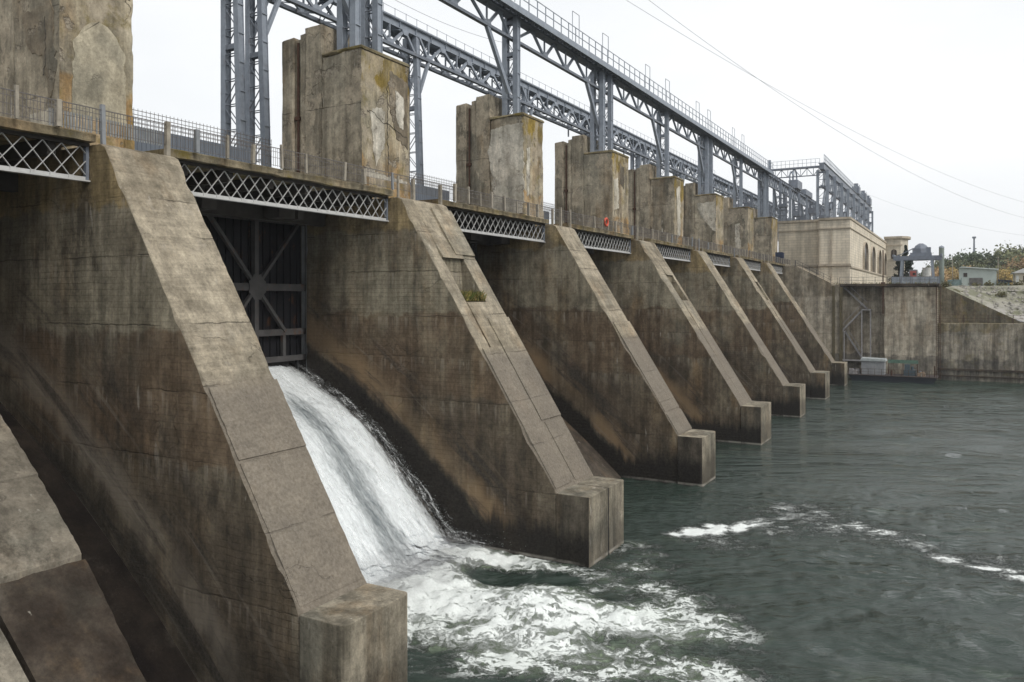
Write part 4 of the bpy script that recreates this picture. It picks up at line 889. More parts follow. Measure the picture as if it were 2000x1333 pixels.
mb = MB(); n = 8
for k in range(n): xa, xb = x0 + (x1 - x0) * k / n, x0 + (x1 - x0) * (k + 1) / n; mb.beam((xa, yc, 32.2 if k % 2 else 33.5), (xb, yc, 33.5 if k % 2 else 32.2), .1); mb.beam((xb, yc, 32.2), (xb, yc, 33.5), .08)
mb.build('web_members', M['steel'], cb)
mb = MB()
for k in range(13): x = x0 + (x1 - x0) * k / 12; mb.beam((x, yc - .3, 33.75), (x, yc - .3, 34.9), .05)
for z in (34.3, 34.9): mb.beam((x0, yc - .3, z), (x1, yc - .3, z), .045)
mb.build('handrail', M['steel'], cb)
mb = MB(); mb.box(-29.2, -28.8, 139.3, 139.7, 33., 35.3); mb.build('end_mast', M['steel'], gd)
# crane machinery riding at the far end of the dam gantry
mc = empty('gantry_crane'); tag(mc, 'grey crane machinery on the far end of the crest gantry behind the cross bridge', 'crane')
mb = MB(); mb.box(XG - .8, XG + .9, 163, 168, ZT2, ZT2 + 1.6); mb.build('winch_box', M['steel_dark'], mc); mb = MB(); mb.box(XG - .5, XG + .6, 174, 182, ZT2, ZT2 + 1.1); mb.build('winch_box', M['steel_dark'], mc)
mb = MB(); mb.tube([(XG, 165 + 3 * math.cos(t) * .7, ZT2 + 2.4 + 1.5 * math.sin(t)) for t in np.linspace(0, 2 * math.pi, 20)], .16, 6); mb.tube([(XG - .6, 165 + 2.6 * math.cos(t) * .7, ZT2 + 2.2 + 1.3 * math.sin(t)) for t in np.linspace(0, 2 * math.pi, 20)], .14, 6); mb.build('sheave_wheel', M['steel'], mc)
# clutter of busbar frames under the far gantry
bf = empty('busbar_frame'); tag(bf, 'dense blue-grey switchgear frames between the two gantries above the power house', 'switchgear')
rr = random.Random(3)
for k in range(16):
    x = rr.uniform(-36, -22.5); y = 141 + k * 3.8; h = rr.uniform(3, 6.3); mb = MB()
    for dx in (-.5, .5):
        for dy in (-.5, .5): mb.beam((x + dx, y + dy, 25.3), (x + dx, y + dy, 25.3 + h), .14)
    z = 26.3
    while z < 25.3 + h: mb.box(x - .6, x + .6, y - .6, y - .5, z, z + .12); mb.box(x - .6, x + .6, y + .5, y + .6, z, z + .12); mb.beam((x - .5, y - .5, z), (x + .5, y - .5, z - .9), .07); z += 1.
    mb.box(x - .7, x + .7, y - .7, y + .7, 25.3 + h * .5, 25.3 + h * .5 + rr.uniform(.4, 1.4)); mb.build('frame_tower', M['steel_dark'], bf)

# ------------------------------------------------------------------ power house and quay
def masonry(name, c, off=0):
    t = NT(name); X, Y, Z = t.xyz(); cv = t.n('ShaderNodeCombineXYZ'); t.l(t.math('ADD', X, Y), cv.inputs[0]); t.l(Z, cv.inputs[1])
    bt = t.n('ShaderNodeTexBrick'); t.l(cv.outputs[0], bt.inputs['Vector'])
    for k, v in (('Scale', 1.), ('Mortar Size', .03), ('Mortar Smooth', .3), ('Brick Width', 1.3), ('Row Height', .42)): bt.inputs[k].default_value = v
    bt.inputs['Color1'].default_value = (.93, .93, .93, 1); bt.inputs['Color2'].default_value = (1.06, 1.05, 1.03, 1); bt.inputs['Mortar'].default_value = (.72, .7, .68, 1)
    n = t.noise(scale=.3, det=7, rough=.62, off=(off, 1, 2)); ns = t.noise(scale=1.2, sc=(1, 1, .1), det=6, rough=.65)
    col = t.mix(t.ss(n, .4, .65), c, tuple(q * .8 for q in c)); col = t.mix(1., col, bt.outputs['Color'], 'MULTIPLY'); col = t.mix(1., col, t.ss(ns, .3, .68, .72, 1.05), 'MULTIPLY')
    return t.fin(col, .9, t.bump(t.math('SUBTRACT', n, t.math('MULTIPLY', bt.outputs['Fac'], .5)), .4, .05))
M['stone'] = masonry('cream_masonry', (.70, .63, .51))
M['stone2'] = masonry('pale_masonry', (.58, .53, .44), 7)
M['trim'] = simple('stone_trim', (.42, .365, .29), .9, var=.25, scale=1.5, dirt=.3)
M['glass'] = simple('dark_glass', (.04, .03, .024), .2, var=.3, scale=.8, bump=0)
ph = empty('power_house'); tag(ph, 'cream stone power house with arched windows at the end of the dam', 'power house')
mb = MB(); mb.box(-28.1, -21.2, 142.2, 209, 14, 25.0); mb.box(-21.2, -16.5, 140.0, 209, 14, 25.0)
mb.build('wall', M['stone'], ph)
mb = MB()
for x0_, x1_, yf in ((-28.15, -21.25, 142.0), (-21.25, -16.34, 139.75)):
    mb.box(x0_, x1_, yf, 209.2, 24.85, 25.2)
    mb.box(x0_, x1_, yf + .06, yf + .3, 23.35, 23.5); mb.box(x0_, x1_, yf - .1, yf + .3, 17.3, 17.62)
mb.box(-16.46, -16.34, 140.1, 209.1, 23.35, 23.5); mb.box(-16.46, -16.30, 140.1, 209.1, 17.0, 17.3)
mb.box(-19.45, -19.2, 139.86, 140.05, 14., 23.35); mb.box(-21.25, -21.1, 139.88, 142.1, 14., 24.8); mb.build('cornice', M['trim'], ph)
for yc in (162, 175.5, 189, 202):
    m1 = MB(); m2 = MB(); w_, zs, za = 3.5, 17.3, 20.2; arc = [(yc - w_, zs), (yc + w_, zs)] + [(yc + w_ * math.cos(t), za + 2.2 * math.sin(t)) for t in np.linspace(0, math.pi, 15)]
    m1.prism(arc, -16.499, -16.46, 'x'); wd = m1.build('window', M['glass'], ph)
    for k in range(1, 16): m2.beam((-16.35, arc[k % 17][0], arc[k % 17][1]), (-16.35, arc[(k + 1) % 17][0], arc[(k + 1) % 17][1]), .12, .3, up=(1, 0, 0))
    m2.beam((-16.35, arc[16][0], arc[16][1]), (-16.35, arc[0][0], arc[0][1]), .12, .3, up=(1, 0, 0)); m2.build('frame', M['trim'], wd)
tb = empty('stair_tower'); tag(tb, 'pale stone tower with small window behind the right end of the power house', 'tower')
mb = MB(); pl = [(-16.8, 206), (-13.4, 206), (-13.0, 206.6)] + [(-13.0 + .9 * math.sin(t), 210 - 3 * math.cos(t)) for t in np.linspace(.2, 2.9, 8)] + [(-13, 214), (-16.8, 214)]
mb.prism(pl, 13.8, 26.0, 'z'); mb.build('wall', M['stone2'], tb)
mb = MB(); mb.prism([(-16.9, 205.6), (-13.1, 205.6), (-12.4, 206.4)] + [(-12.6 + 1.1 * math.sin(t), 210 - 3.6 * math.cos(t)) for t in np.linspace(.2, 2.9, 8)] + [(-12.6, 214.3), (-16.9, 214.3)], 25.9, 26.4, 'z')
mb.box(-16.9, -13.0, 205.85, 206, 24.2, 24.5); mb.build('cornice', M['trim'], tb)
mb = MB(); arc = [(-15.4, 21.2), (-14.2, 21.2)] + [(-14.8 + .6 * math.cos(t), 22.9 + .5 * math.sin(t)) for t in np.linspace(0, math.pi, 9)]; mb.prism(arc, 205.95, 205.99, 'y'); wd = mb.build('window', M['glass'], tb)
mb = MB(); mb.box(-15.5, -14.1, 205.8, 205.98, 21.0, 21.2); mb.box(-14.83, -14.77, 205.9, 205.96, 21.2, 23.3); mb.build('sill', M['trim'], wd)

# quay walls: one run of wall joined to the dam
M['pil'] = simple('mossy_strip', (.105, .088, .052), .9, var=.4, scale=1.5)
qw = empty('quay_wall'); tag(qw, 'tall stained concrete quay wall below the power house with sloping top at its left', 'quay wall')
mb = MB(); prof = [(-27.5, -3), (-27.5, 17.25), (-23.8, 17.2), (-18.5, 14.35), (-17.4, 14.2), (-17.4, -3)]
chipped(mb, prof, 134.5, 140., 0, None, chip=.12, seed=70, step=.5); mb.build('stair_wall', M['wall'], qw)
mb = MB(); mb.box(-17.4, -11.0, 137.2, 140.5, -3, 13.9); mb.build('recess_wall', M['wall'], qw)
mb = MB(); chipped(mb, [(-11.05, -3), (-11.05, 13.8), (-3.85, 13.75), (-3.85, -3)], 135., 140.3, 0, None, chip=.12, seed=71, step=.5); mb.build('front_wall', M['wall'], qw)
mb = MB(); chipped(mb, [(-17.5, 13.9), (-17.5, 14.3), (-3.6, 14.25), (-3.6, 13.8)], 134.7, 140.5, 0, None, chip=.16, seed=72, step=.4); mb.build('coping', M['chute'], qw)
mb = MB(); mb.box(-17.36, -16.9, 134.35, 134.5, -3, 13.8); mb.box(-18.4, -18.0, 134.42, 134.5, -3, 14.); mb.build('pilaster', M['pil'], qw)
mb = MB(); mb.box(-24, -23.86, 134.3, 134.44, 17.2, 18.1)
n = 7
for k in range(n): u = k / (n - 1); x = -23.9 + 6.3 * u; z = 17.2 - 2.9 * max(0, min(1, (x + 23.8) / 5.3)); mb.beam((x, 134.45, z), (x, 134.45, z + .95), .06)
for dz in (.5, .95): mb.beam((-23.8, 134.45, 17.2 + dz), (-18.5, 134.45, 14.35 + dz), .045)
for k in range(9): x = -17.4 + k * 1.7; mb.beam((x, 134.85, 14.25), (x, 134.85, 15.3), .06)
for z in (14.8, 15.3): mb.beam((-17.4, 134.85, z), (-3.8, 134.85, z), .045)
mb.build('handrail', M['wire'], qw)
mb = MB()
for k in range(46): mb.box(-3.95, -3.45, 134.8, 134.84, .3 + k * .29, .34 + k * .29)
for x in (-3.95, -3.45): mb.box(x - .03, x + .03, 134.76, 134.86, 0, 13.9)
mb.build('ladder', M['rust'], qw)
lw = empty('low_quay_wall'); tag(lw, 'low dark streaked concrete river wall at the right edge with thin railing', 'river wall')
mb = MB(); chipped(mb, [(-3.84, -3), (-3.84, 8.35), (30, 8.5), (30, -3)], 135.1, 138.5, 0, None, chip=.1, seed=75, step=.6); mb.build('wall_face', M['wall_dark'], lw)
mb = MB(); mb.box(-3.84, 30, 134.85, 135.1, 1.45, 1.75); mb.box(-3.84, 30, 134.95, 135.1, .55, .75); mb.build('waling_beam', M['chute'], lw)
mb = MB()
for k in range(10): x = -3.6 + k * 3.1; mb.beam((x, 135.2, 8.3), (x, 135.2, 9.6), .07)
for z in (9.1, 9.6): mb.beam((-3.7, 135.2, z), (29, 135.2, z), .04)
mb.build('handrail', M['rust'], lw)
ww = MB(); ww.prism([(-3.84, 8), (-3.84, 14.1), (-2.2, 13.3), (6.6, 8.7), (9, 8.2), (9, 8)], 138.6, 139.2, 'y')
o = ww.build('wing_wall', concrete('wing_wall_concrete', (.12, .105, .075), (.19, .165, .12), ochre=.3, streak=.5, moss=.4, crack=.3, lime=.1, off=51)); tag(o, 'brown mossy wing wall with sloping top rising behind the low river wall', 'wing wall')
# steel stair in the recess
M['stair'] = simple('stair_steel', (.30, .29, .29), .6, var=.3, rust=.4)
st = empty('steel_stair'); tag(st, 'grey zigzag steel stair in the wall recess above the moored barge', 'staircase')
def flight(x0_, z0_, x1_, z1_, y):
    mb = MB()
    for dy in (0, .8): mb.beam((x0_, y + dy, z0_), (x1_, y + dy, z1_), .06, .2)
    n = int(abs(z1_ - z0_) / .22)
    for k in range(n): u = (k + .5) / n; x = x0_ + (x1_ - x0_) * u; z = z0_ + (z1_ - z0_) * u; mb.box(x - .13, x + .13, y, y + .8, z, z + .04)
    for dy in (0, .8): mb.beam((x0_, y + dy, z0_ + 1), (x1_, y + dy, z1_ + 1), .04)
    mb.build('flight', M['stair'], st)
flight(-16.9, 13.7, -13.6, 10.4, 136.4); flight(-14.1, 10.35, -17.1, 7.0, 135.6); flight(-16.9, 6.95, -14.2, 2.5, 136.4)
for x0_, x1_, z in ((-14.3, -12.9, 10.3), (-17.5, -16.7, 6.9), (-17.5, -13.8, 2.4)):
    mb = MB(); mb.box(x0_, x1_, 135.3, 137.2, z - .12, z); mb.build('landing', M['stair'], st)
mb = MB()
for x in (-14.25, -13., -16.8): mb.box(x - .08, x + .08, 135.4, 135.56, 0, 10.2 if x > -15 else 6.8)
mb.build('support_posts', M['stair'], st)
# barge
bg_ = empty('work_barge'); tag(bg_, 'low dark work barge with white cabin moored at the quay wall', 'barge')
mb = MB(); mb.prism([(-15.2, .8), (-14.6, -.3), (-4.3, -.3), (-3.7, .8)], 127.6, 131.4, 'y'); mb.build('hull', simple('barge_hull_paint', (.02, .024, .032), .5, rust=.08), bg_)
mb = MB(); mb.box(-15.4, -3.6, 127.4, 131.5, .8, .9); mb.build('deck', simple('barge_deck_paint', (.055, .045, .042), .8, var=.5), bg_)
M['cabin'] = simple('cabin_paint', (.29, .30, .31), .6, var=.15, scale=1.5, dirt=.3)
mb = MB(); mb.box(-13.6, -10.5, 128.6, 131., .9, 2.85); cabn = mb.build('cabin', M['cabin'], bg_)
mb = MB(); mb.prism([(-13.8, 2.85), (-10.3, 2.85), (-10.4, 3.15), (-13.6, 3.25)], 128.4, 131.2, 'y'); mb.build('roof', simple('cabin_roof_paint', (.38, .41, .41), .6), cabn)
mb = MB(); mb.box(-12.3, -11.7, 128.56, 128.6, 1., 2.5)
for k in range(12): mb.box(-13.55 + k * .255, -13.5 + k * .255, 128.57, 128.6, .95, 2.8)
mb.build('cladding_ribs', M['cabin'], cabn)
mb = MB(); mb.box(-8., -6.4, 129, 130.3, .9, 1.7); mb.box(-7.9, -7.2, 129.2, 130, 1.7, 2.5); mb.tube([(-6.9, 129.6, 1.5), (-6.9, 129.6, 2.2)], .2); mb.build('engine', simple('engine_paint', (.06, .085, .10), .5, var=.5), bg_)
mb = MB(); mb.box(-6.2, -5.2, 128.6, 129.4, .9, 1.3); mb.box(-5.9, -5.3, 128.7, 129.2, 1.3, 1.5); mb.build('crate', simple('crate_paint', (.27, .2, .14), .8, var=.4), bg_)
mb = MB()
for k in range(14): x = -15.2 + k * .88; mb.beam((x, 127.5, .9), (x, 127.5, 1.8), .05)
for z in (1.35, 1.8): mb.beam((-15.2, 127.5, z), (-3.75, 127.5, z), .03)
mb.beam((-4, 128, .9), (-4, 128, 2.5), .14); mb.build('handrail', M['rust'], bg_)
o = MB(); o.prism([(-26.8, 17.56), (-25.6, 17.56), (-25.6, 19.3), (-25.75, 19.42), (-26.8, 19.42)], 133.2, 134.2, 'y'); o.box(-26.85, -25.55, 133.15, 134.25, 18.1, 18.16); bb = o.build('control_box', simple('box_blue_paint', (.02, .03, .06), .45)); tag(bb, 'dark blue steel box on the crest beside the power house', 'control box')
mb = MB(); mb.box(-10.2, -6.2, 130.9, 130.96, 2.5, 3.0); mb.build('awning', simple('awning_green', (.10, .17, .13), .7, var=.3), bg_)
for x in (-10.1, -8.2, -6.3): mb = MB(); mb.box(x - .05, x + .05, 130.85, 130.95, .9, 2.5); mb.build('awning_post', M['rust'], bg_)
rr = random.Random(31)
for k in range(11):
    x = rr.choice([rr.uniform(-15, -13.9), rr.uniform(-10.2, -4.3)]); y = rr.uniform(127.8, 130.4); w_ = rr.uniform(.25, .7); h_ = rr.uniform(.25, .8); mb = MB()
    if k % 3 == 0: mb.tube([(x, y, .9), (x, y, .9 + h_)], w_ * .45, 10)
    else: mb.prism([(x - w_ / 2, .9), (x + w_ / 2, .9), (x + w_ / 2 - .05, .9 + h_), (x - w_ / 2 + .03, .9 + h_)], y, y + w_, 'y')
    mb.build('deck_gear', [M['rust'], M['stair'], M['panel'], M['post']][k % 4], bg_)
bb = MB(); bb.beam((-11.2, 134.9, 9.7), (-11.2, 134.9, 19.4), .16); bb.box(-11.5, -10.9, 134.8, 135, 14.0, 14.5); o = bb.build('rusty_pipe', M['rust']); tag(o, 'thin rusty upright pipe in front of the power house corner', 'pipe')

# portal crane over the intake at the right of the power house
pc = empty('portal_crane'); tag(pc, 'blue-grey portal crane with domed winch on the quay right of the power house', 'crane')
for x in (-9.3, -4.6):
    for y in (142, 145):
        mb = MB(); mb.beam((x, y, 14.2), (x + (.25 if x < -7 else -.25), y, 18.2), .34); mb.build('leg', M['steel'], pc)
mb = MB(); mb.box(-10.3, -3.5, 141.8, 142.2, 18.1, 18.75); mb.box(-10.3, -3.5, 144.8, 145.2, 18.1, 18.75); mb.box(-10.4, -10.1, 141.6, 145.4, 18.6, 19.); mb.box(-3.7, -3.4, 141.6, 145.4, 18.6, 19.); mb.build('beam', M['steel_dark'], pc)
mb = MB(); mb.box(-7.9, -4.9, 142.2, 144.8, 18.75, 19.25); mb.tube([(-6.4, 143.4, 19.2), (-6.4, 143.4, 19.9), (-6.4, 143.4, 20.4), (-6.4, 143.4, 20.75)], [1.15, 1.1, .8, .3], 8); mb.box(-7.6, -7., 142.6, 144.4, 19.25, 20.); mb.box(-5.6, -5., 142.6, 143.6, 19.25, 20.1); mb.beam((-9.8, 143, 18.8), (-7.4, 143, 20.), .14); mb.build('winch_housing', M['steel_dark'], pc)
mb = MB(); mb.box(-8.1, -6.9, 143, 144, 14.2, 16.6); c2 = mb.build('cabin', M['cabin'], pc)
mb = MB(); mb.box(-7.95, -7.05, 142.96, 143, 15.4, 16.4); mb.build('panel', simple('panel_red', (.42, .12, .1), .6), c2)
mb = MB(); mb.box(-7.55, -7.15, 142.93, 142.96, 15.7, 16.1); mb.build('window', M['glass'], c2)
mb = MB(); mb.tube([(-5.6, 143.5, 14.2), (-5.6, 143.5, 16.9)], .62, 14); mb.build('drum', simple('drum_paint', (.55, .55, .52), .5, var=.2), pc)
pf = empty('quay_fence'); tag(pf, 'low grey sheet fence at the foot of the portal crane', 'fence')
mb = MB(); mb.box(-10.4, -3.7, 140.7, 140.74, 14.25, 15.4); mb.build('sheet_panel', simple('fence_sheet', (.25, .28, .31), .6, var=.35, scale=2), pf)
for k in range(6): x = -10.4 + k * 1.34; mb = MB(); mb.box(x - .05, x + .05, 140.62, 140.7, 14.2, 15.6); mb.build('post', M['steel_dark'], pf)

# ------------------------------------------------------------------ land beyond
tx = np.concatenate([np.array([-700, -300, -120, -60]), np.arange(-40, 60, 2.), np.array([80, 120, 200, 400, 900])]); ty = np.concatenate([np.arange(139.3, 175, 1.2), np.arange(178, 330, 8.), np.array([350, 380, 420, 470, 540, 640, 800, 1100, 1600])])
TX, TY = np.meshgrid(tx, ty, indexing='ij')
edgez = np.interp(TX, [-4, -2.2, 6.6, 9, 30, 60], [14.05, 13.3, 8.7, 8.2, 6., 3.]); k = np.clip((TY - 139.3) / 13., 0, 1)
TZ = edgez + (14.1 - edgez) * k + .25 * (fbm(TX * .3, TY * .3, 5) - .5) * np.clip(k * 3, 0, 1) * (TX > -3)
TZ = TZ + np.clip((TY - 230) / 330, 0, 1) ** 1.3 * (8 + 9 * fbm(TX * .006, TY * .006, 9, 3)) * np.interp(TX, [-60, -10, 12, 40], [.2, .35, .9, 1.5])
TZ = np.where((TX < -3.7) & (TY < 175), 13.6, TZ)
me = bpy.data.meshes.new('terrain'); n0, n1_ = TX.shape; idx = np.arange(n0 * n1_).reshape(n0, n1_); Ft = np.stack([idx[:-1, :-1], idx[1:, :-1], idx[1:, 1:], idx[:-1, 1:]], -1).reshape(-1, 4)
me.from_pydata(np.stack([TX, TY, TZ], -1).reshape(-1, 3).tolist(), [], Ft.tolist()); me.polygons.foreach_set('use_smooth', [True] * len(Ft))
t = NT('bank_ground'); X, Y, Z = t.xyz(); n = t.noise(scale=.35, det=8, rough=.68); nn_ = t.noise(scale=2., det=6, rough=.7)
col = t.mix(t.ss(n, .42, .6), (.15, .15, .095), (.29, .275, .225)); col = t.mix(t.ss(nn_, .55, .7), col, (.11, .115, .06)); col = t.mix(t.math('MULTIPLY', t.ss(Z, 11.8, 9.5), t.ss(n, .4, .5)), col, (.33, .31, .29))
t.fin(col, .95, t.bump(t.math('ADD', n, nn_), .6, .2)); me.materials.append(t.m); o = bpy.data.objects.new('terrain', me); COL.objects.link(o); tag(o, kind='structure')

wh = empty('warehouse'); tag(wh, 'pale grey-green metal warehouse with dark doorway on the far bank', 'warehouse')
mb = MB(); mb.prism([(-1.3, 13.9), (-1.3, 17.5), (-.9, 17.6), (4.5, 17.1), (4.5, 13.9)], 166, 190, 'y'); mb.build('wall', simple('warehouse_sheet', (.40, .45, .43), .6, var=.1, scale=1.), wh)
mb = MB(); mb.prism([(-1.5, 17.45), (-.9, 17.75), (4.8, 17.25), (4.8, 17.08), (-.9, 17.58)], 165.6, 190.4, 'y'); mb.build('roof', simple('warehouse_roof', (.5, .54, .53), .6), wh)
mb = MB(); mb.box(.3, 2.4, 165.9, 165.99, 13.9, 15.7); mb.build('door', simple('warehouse_door', (.13, .125, .12), .8, var=.4, scale=2), wh)
mb = MB(); mb.box(-.6, .0, 165.92, 165.99, 15.9, 16.6); mb.build('window', M['glass'], wh)
hs_ = empty('white_house'); tag(hs_, 'small cream house with white roof at the right edge of the photo', 'house')
mb = MB(); mb.box(7.2, 13, 164.5, 172, 13.8, 16.4); mb.build('wall', simple('house_plaster', (.5, .46, .38), .9, var=.1), hs_)
mb = MB(); mb.prism([(6.6, 16.4), (13.5, 16.4), (10, 17.9)], 164, 172.5, 'y'); mb.build('roof', simple('house_roof', (.55, .55, .55), .7), hs_)
mb = MB(); mb.box(7.35, 7.75, 164.46, 164.5, 13.9, 16.); mb.build('door', simple('house_door', (.6, .62, .62), .6), hs_)
mb = MB(); mb.box(8.4, 9.4, 164.46, 164.5, 14.8, 15.9); mb.build('window', M['glass'], hs_)
gs = empty('garage_shed'); tag(gs, 'low dark blue shed between the warehouse and the white house', 'shed')
mb = MB(); mb.box(4.7, 6.4, 165, 168, 13.9, 14.9); mb.build('wall', simple('shed_wall', (.1, .17, .21), .7, var=.3), gs); mb = MB(); mb.prism([(4.9, 14.9), (6.9, 14.9), (6.7, 15.2), (4.7, 15.35)], 164.7, 168.3, 'y'); mb.build('roof', simple('shed_roof', (.03, .035, .05), .7), gs)
sf = MB(); sf.box(-3.0, -.9, 160, 160.1, 13.9, 15.3); sf.box(-2.0, -1.9, 159.9, 160, 13.9, 15.5); sf.box(-.95, -.85, 159.9, 160, 13.9, 15.6); o = sf.build('yard_fence', simple('yard_fence_paint', (.16, .22, .22), .7, var=.4, scale=2)); tag(o, 'grey-green sheet yard fence left of the warehouse', 'fence')
si = empty('silo'); tag(si, 'slim grey-green silo tower right of the portal crane', 'silo')
mb = MB(); mb.tube([(-4.2, 171, 13.8), (-4.2, 171, 21.5)], .46, 14); mb.build('shell', simple('silo_paint', (.19, .22, .20), .7, var=.15, scale=1.), si); mb = MB(); mb.tube([(-4.2, 171, 21.5), (-4.2, 171, 21.75), (-4.2, 171, 21.95)], [.5, .4, .05], 14); mb.build('lid', M['steel'], si)
for x, y, z0_, h in ((2.1, 330, 14, 20), (29.5, 430, 24, 30)):
    pm = MB(); pm.tube([(x, y, z0_), (x, y, z0_ + h)], [.5, .25], 8); pm.box(x - .6, x + .6, y - .6, y + .6, z0_ + h * .97, z0_ + h); o = pm.build('chimney_mast', M['steel_dark']); tag(o, 'thin grey mast rising over the trees behind the warehouse' if x < 10 else 'tall thin mast on the wooded hill at the right edge', 'mast')

# trees
def leafmat(name, c, var=.5):
    t = NT(name); oi = t.n('ShaderNodeObjectInfo').outputs['Random']; n = t.noise(scale=.7, det=4, rough=.6); col = t.mix(1., c, t.lin(n, .3, .7, 1 - var, 1 + var), 'MULTIPLY')
    col = t.mix(1., col, t.lin(oi, 0, 1, .75, 1.25), 'MULTIPLY'); t.b.inputs['Subsurface Weight'].default_value = 0
    return t.fin(col, .8)
LM = [leafmat('leaves_green', (.075, .10, .055)), leafmat('leaves_yellow', (.38, .28, .11)), leafmat('leaves_orange', (.34, .23, .12)), leafmat('needles_dark', (.018, .032, .022)), leafmat('leaves_olive', (.15, .16, .08))]
M['bark'] = simple('bark', (.06, .05, .04), .95, var=.4, scale=5)
def tree_meshes(seed, h, r, mat, conifer=False, nl=900, leaf=.35):
    rg = np.random.RandomState(seed); mb = MB(); tr = MB()
    tr.tube([(0, 0, -.5), (.05 * h * rg.normal() * .2, 0, h * .45), (0, 0, h * .9)], [.05 * r + .1, .035 * r + .07, .03], 7)
    for k in range(7): a_ = rg.uniform(0, 6.28); z = h * rg.uniform(.3, .7); tr.tube([(0, 0, z), (math.cos(a_) * r * .6, math.sin(a_) * r * .6, z + h * .15)], [.06, .02], 5)
    cl = []
    for k in range(34 if not conifer else 60):
        if conifer: z = rg.uniform(.12, 1); rad = r * (1 - z) * rg.uniform(.35, 1.05); a_ = rg.uniform(0, 6.28); cl.append((rad * math.cos(a_), rad * math.sin(a_), h * z, .22 * r * (1.15 - z)))
        else:
            v = rg.normal(size=3); v /= np.linalg.norm(v); q = rg.uniform(.35, 1) ** .6; cl.append((v[0] * r * q, v[1] * r * q, h * .62 + v[2] * h * .36 * q, r * rg.uniform(.22, .4)))
    for k in range(nl):
        c = cl[rg.randint(len(cl))]; p = np.array(c[:3]) + rg.normal(size=3) * c[3] * .55; u = rg.normal(size=3); u /= np.linalg.norm(u); v = np.cross(u, rg.normal(size=3)); v /= np.linalg.norm(v); s = leaf * rg.uniform(.5, 1.2)
        mb.add([p - u * s * .5, p + v * s * .35, p + u * s * .5, p - v * s * .35], [(0, 1, 2, 3)])
    return mb, tr
protos = []
for k, (h, r, m_, con) in enumerate([(9, 4, 0, 0), (8, 4.2, 1, 0), (8.5, 4.2, 2, 0), (13, 3.8, 3, 1), (10, 4.5, 4, 0), (7.5, 3.6, 1, 0), (10, 4.6, 2, 0)]):
    cm, tm = tree_meshes(k + 3, h, r, m_, con, 1500, .75); p = empty('tree' if not con else 'conifer_tree'); cm.build('crown', LM[m_], p, fix=False); tm.build('trunk', M['bark'], p); p.location = (0, -3000, 0); protos.append((p, m_))
used = {}
tl_ = {0: 'dark green broadleaf tree', 1: 'yellow autumn tree', 2: 'orange autumn tree', 3: 'dark conifer', 4: 'olive green tree'}
def place(pi, x, y, z, s, where, group='trees on the far bank'):
    p, m_ = protos[pi]
    if pi not in used: o = p; used[pi] = 1
    else: o = copy_tree(p)
    o.location = (x, y, z); o.scale = (s, s, s * random.uniform(.9, 1.1)); o.rotation_euler = (0, 0, random.uniform(0, 6.28)); tag(o, tl_[m_] + ' ' + where, 'tree', group)
def gz(x, y): 
    i = int(np.clip(np.searchsorted(tx, x), 1, len(tx) - 1)); j = int(np.clip(np.searchsorted(ty, y), 1, len(ty) - 1)); return float(TZ[i, j])
for x_, y_, s_, wh_ in ((-10.6, 158, .50, 'leftmost of the dark clump behind the portal crane'), (-9.6, 160, .60, 'tallest of the dark clump behind the portal crane'), (-8.7, 157, .47, 'rightmost of the dark clump behind the portal crane')):
    place(3, x_, y_, 13.4, s_, wh_)
rr = random.Random(12)
rowsp = [(195, 215, 10, (1, 5, 1, 5, 4), .55, 'just behind the warehouse'), (235, 260, 13, (1, 0, 5, 4, 6), .78, 'in the row behind the warehouse'), (290, 330, 16, (0, 4, 4, 0, 0), 1.25, 'on the lower hillside'), (380, 420, 20, (0, 0, 4, 6, 0), 1.2, 'on the middle hillside'), (480, 540, 24, (0, 0, 4, 0), 1.1, 'on the hilltop')]
for ya_, yb_, n, ch, s, where in rowsp:
    for k in range(n):
        y = rr.uniform(ya_, yb_); u = (k + rr.uniform(.1, .9)) / n; xl = -.052 * y + 4.5 if y > 225 else -3; xr = .055 * y + 4; x = xl + (xr - xl) * u
        q_ = rr.choice(ch); q_ = (6 if rr.random() < .5 else 4) if (u > .6 and y < 262) else q_; place(q_, x, y, gz(x, y) - .6, s * rr.uniform(.65, 1.1), where)
bush_m = leafmat('bush_leaves', (.13, .12, .05)); bush_n = ['just left of the warehouse', 'beside the yard fence', 'below the warehouse door', 'halfway along the top of the bank', 'in front of the dark blue shed', 'at the right edge below the white house', 'low on the stony bank', 'at the top of the wing wall']
for k, (x, y, s_) in enumerate([(-1.9, 163, .9), (-3.2, 157, .8), (1.2, 160, .5), (3.1, 156, .6), (5.4, 161, .7), (7.4, 158, .8), (4.6, 147, .6), (-1.6, 142, .7)]):
    rg = np.random.RandomState(60 + k); mb = MB(); z0 = gz(x, y)
    for q in range(260):
        v = rg.normal(size=3) * np.array([.55, .55, .35]) * s_; p = np.array([x, y, z0 + .35 * s_]) + v; p[2] = max(p[2], z0); u = rg.normal(size=3); u /= np.linalg.norm(u); v2 = np.cross(u, rg.normal(size=3)); v2 /= np.linalg.norm(v2); r_ = .16 * rg.uniform(.6, 1.3)
        mb.add([p - u * r_, p + v2 * r_ * .6, p + u * r_, p - v2 * r_ * .6], [(0, 1, 2, 3)])
    o = mb.build('shrub', bush_m, fix=False); tag(o, 'small olive brown shrub ' + bush_n[k], 'shrub', 'shrubs on the bank')
mb = MB(); rg = np.random.RandomState(77)
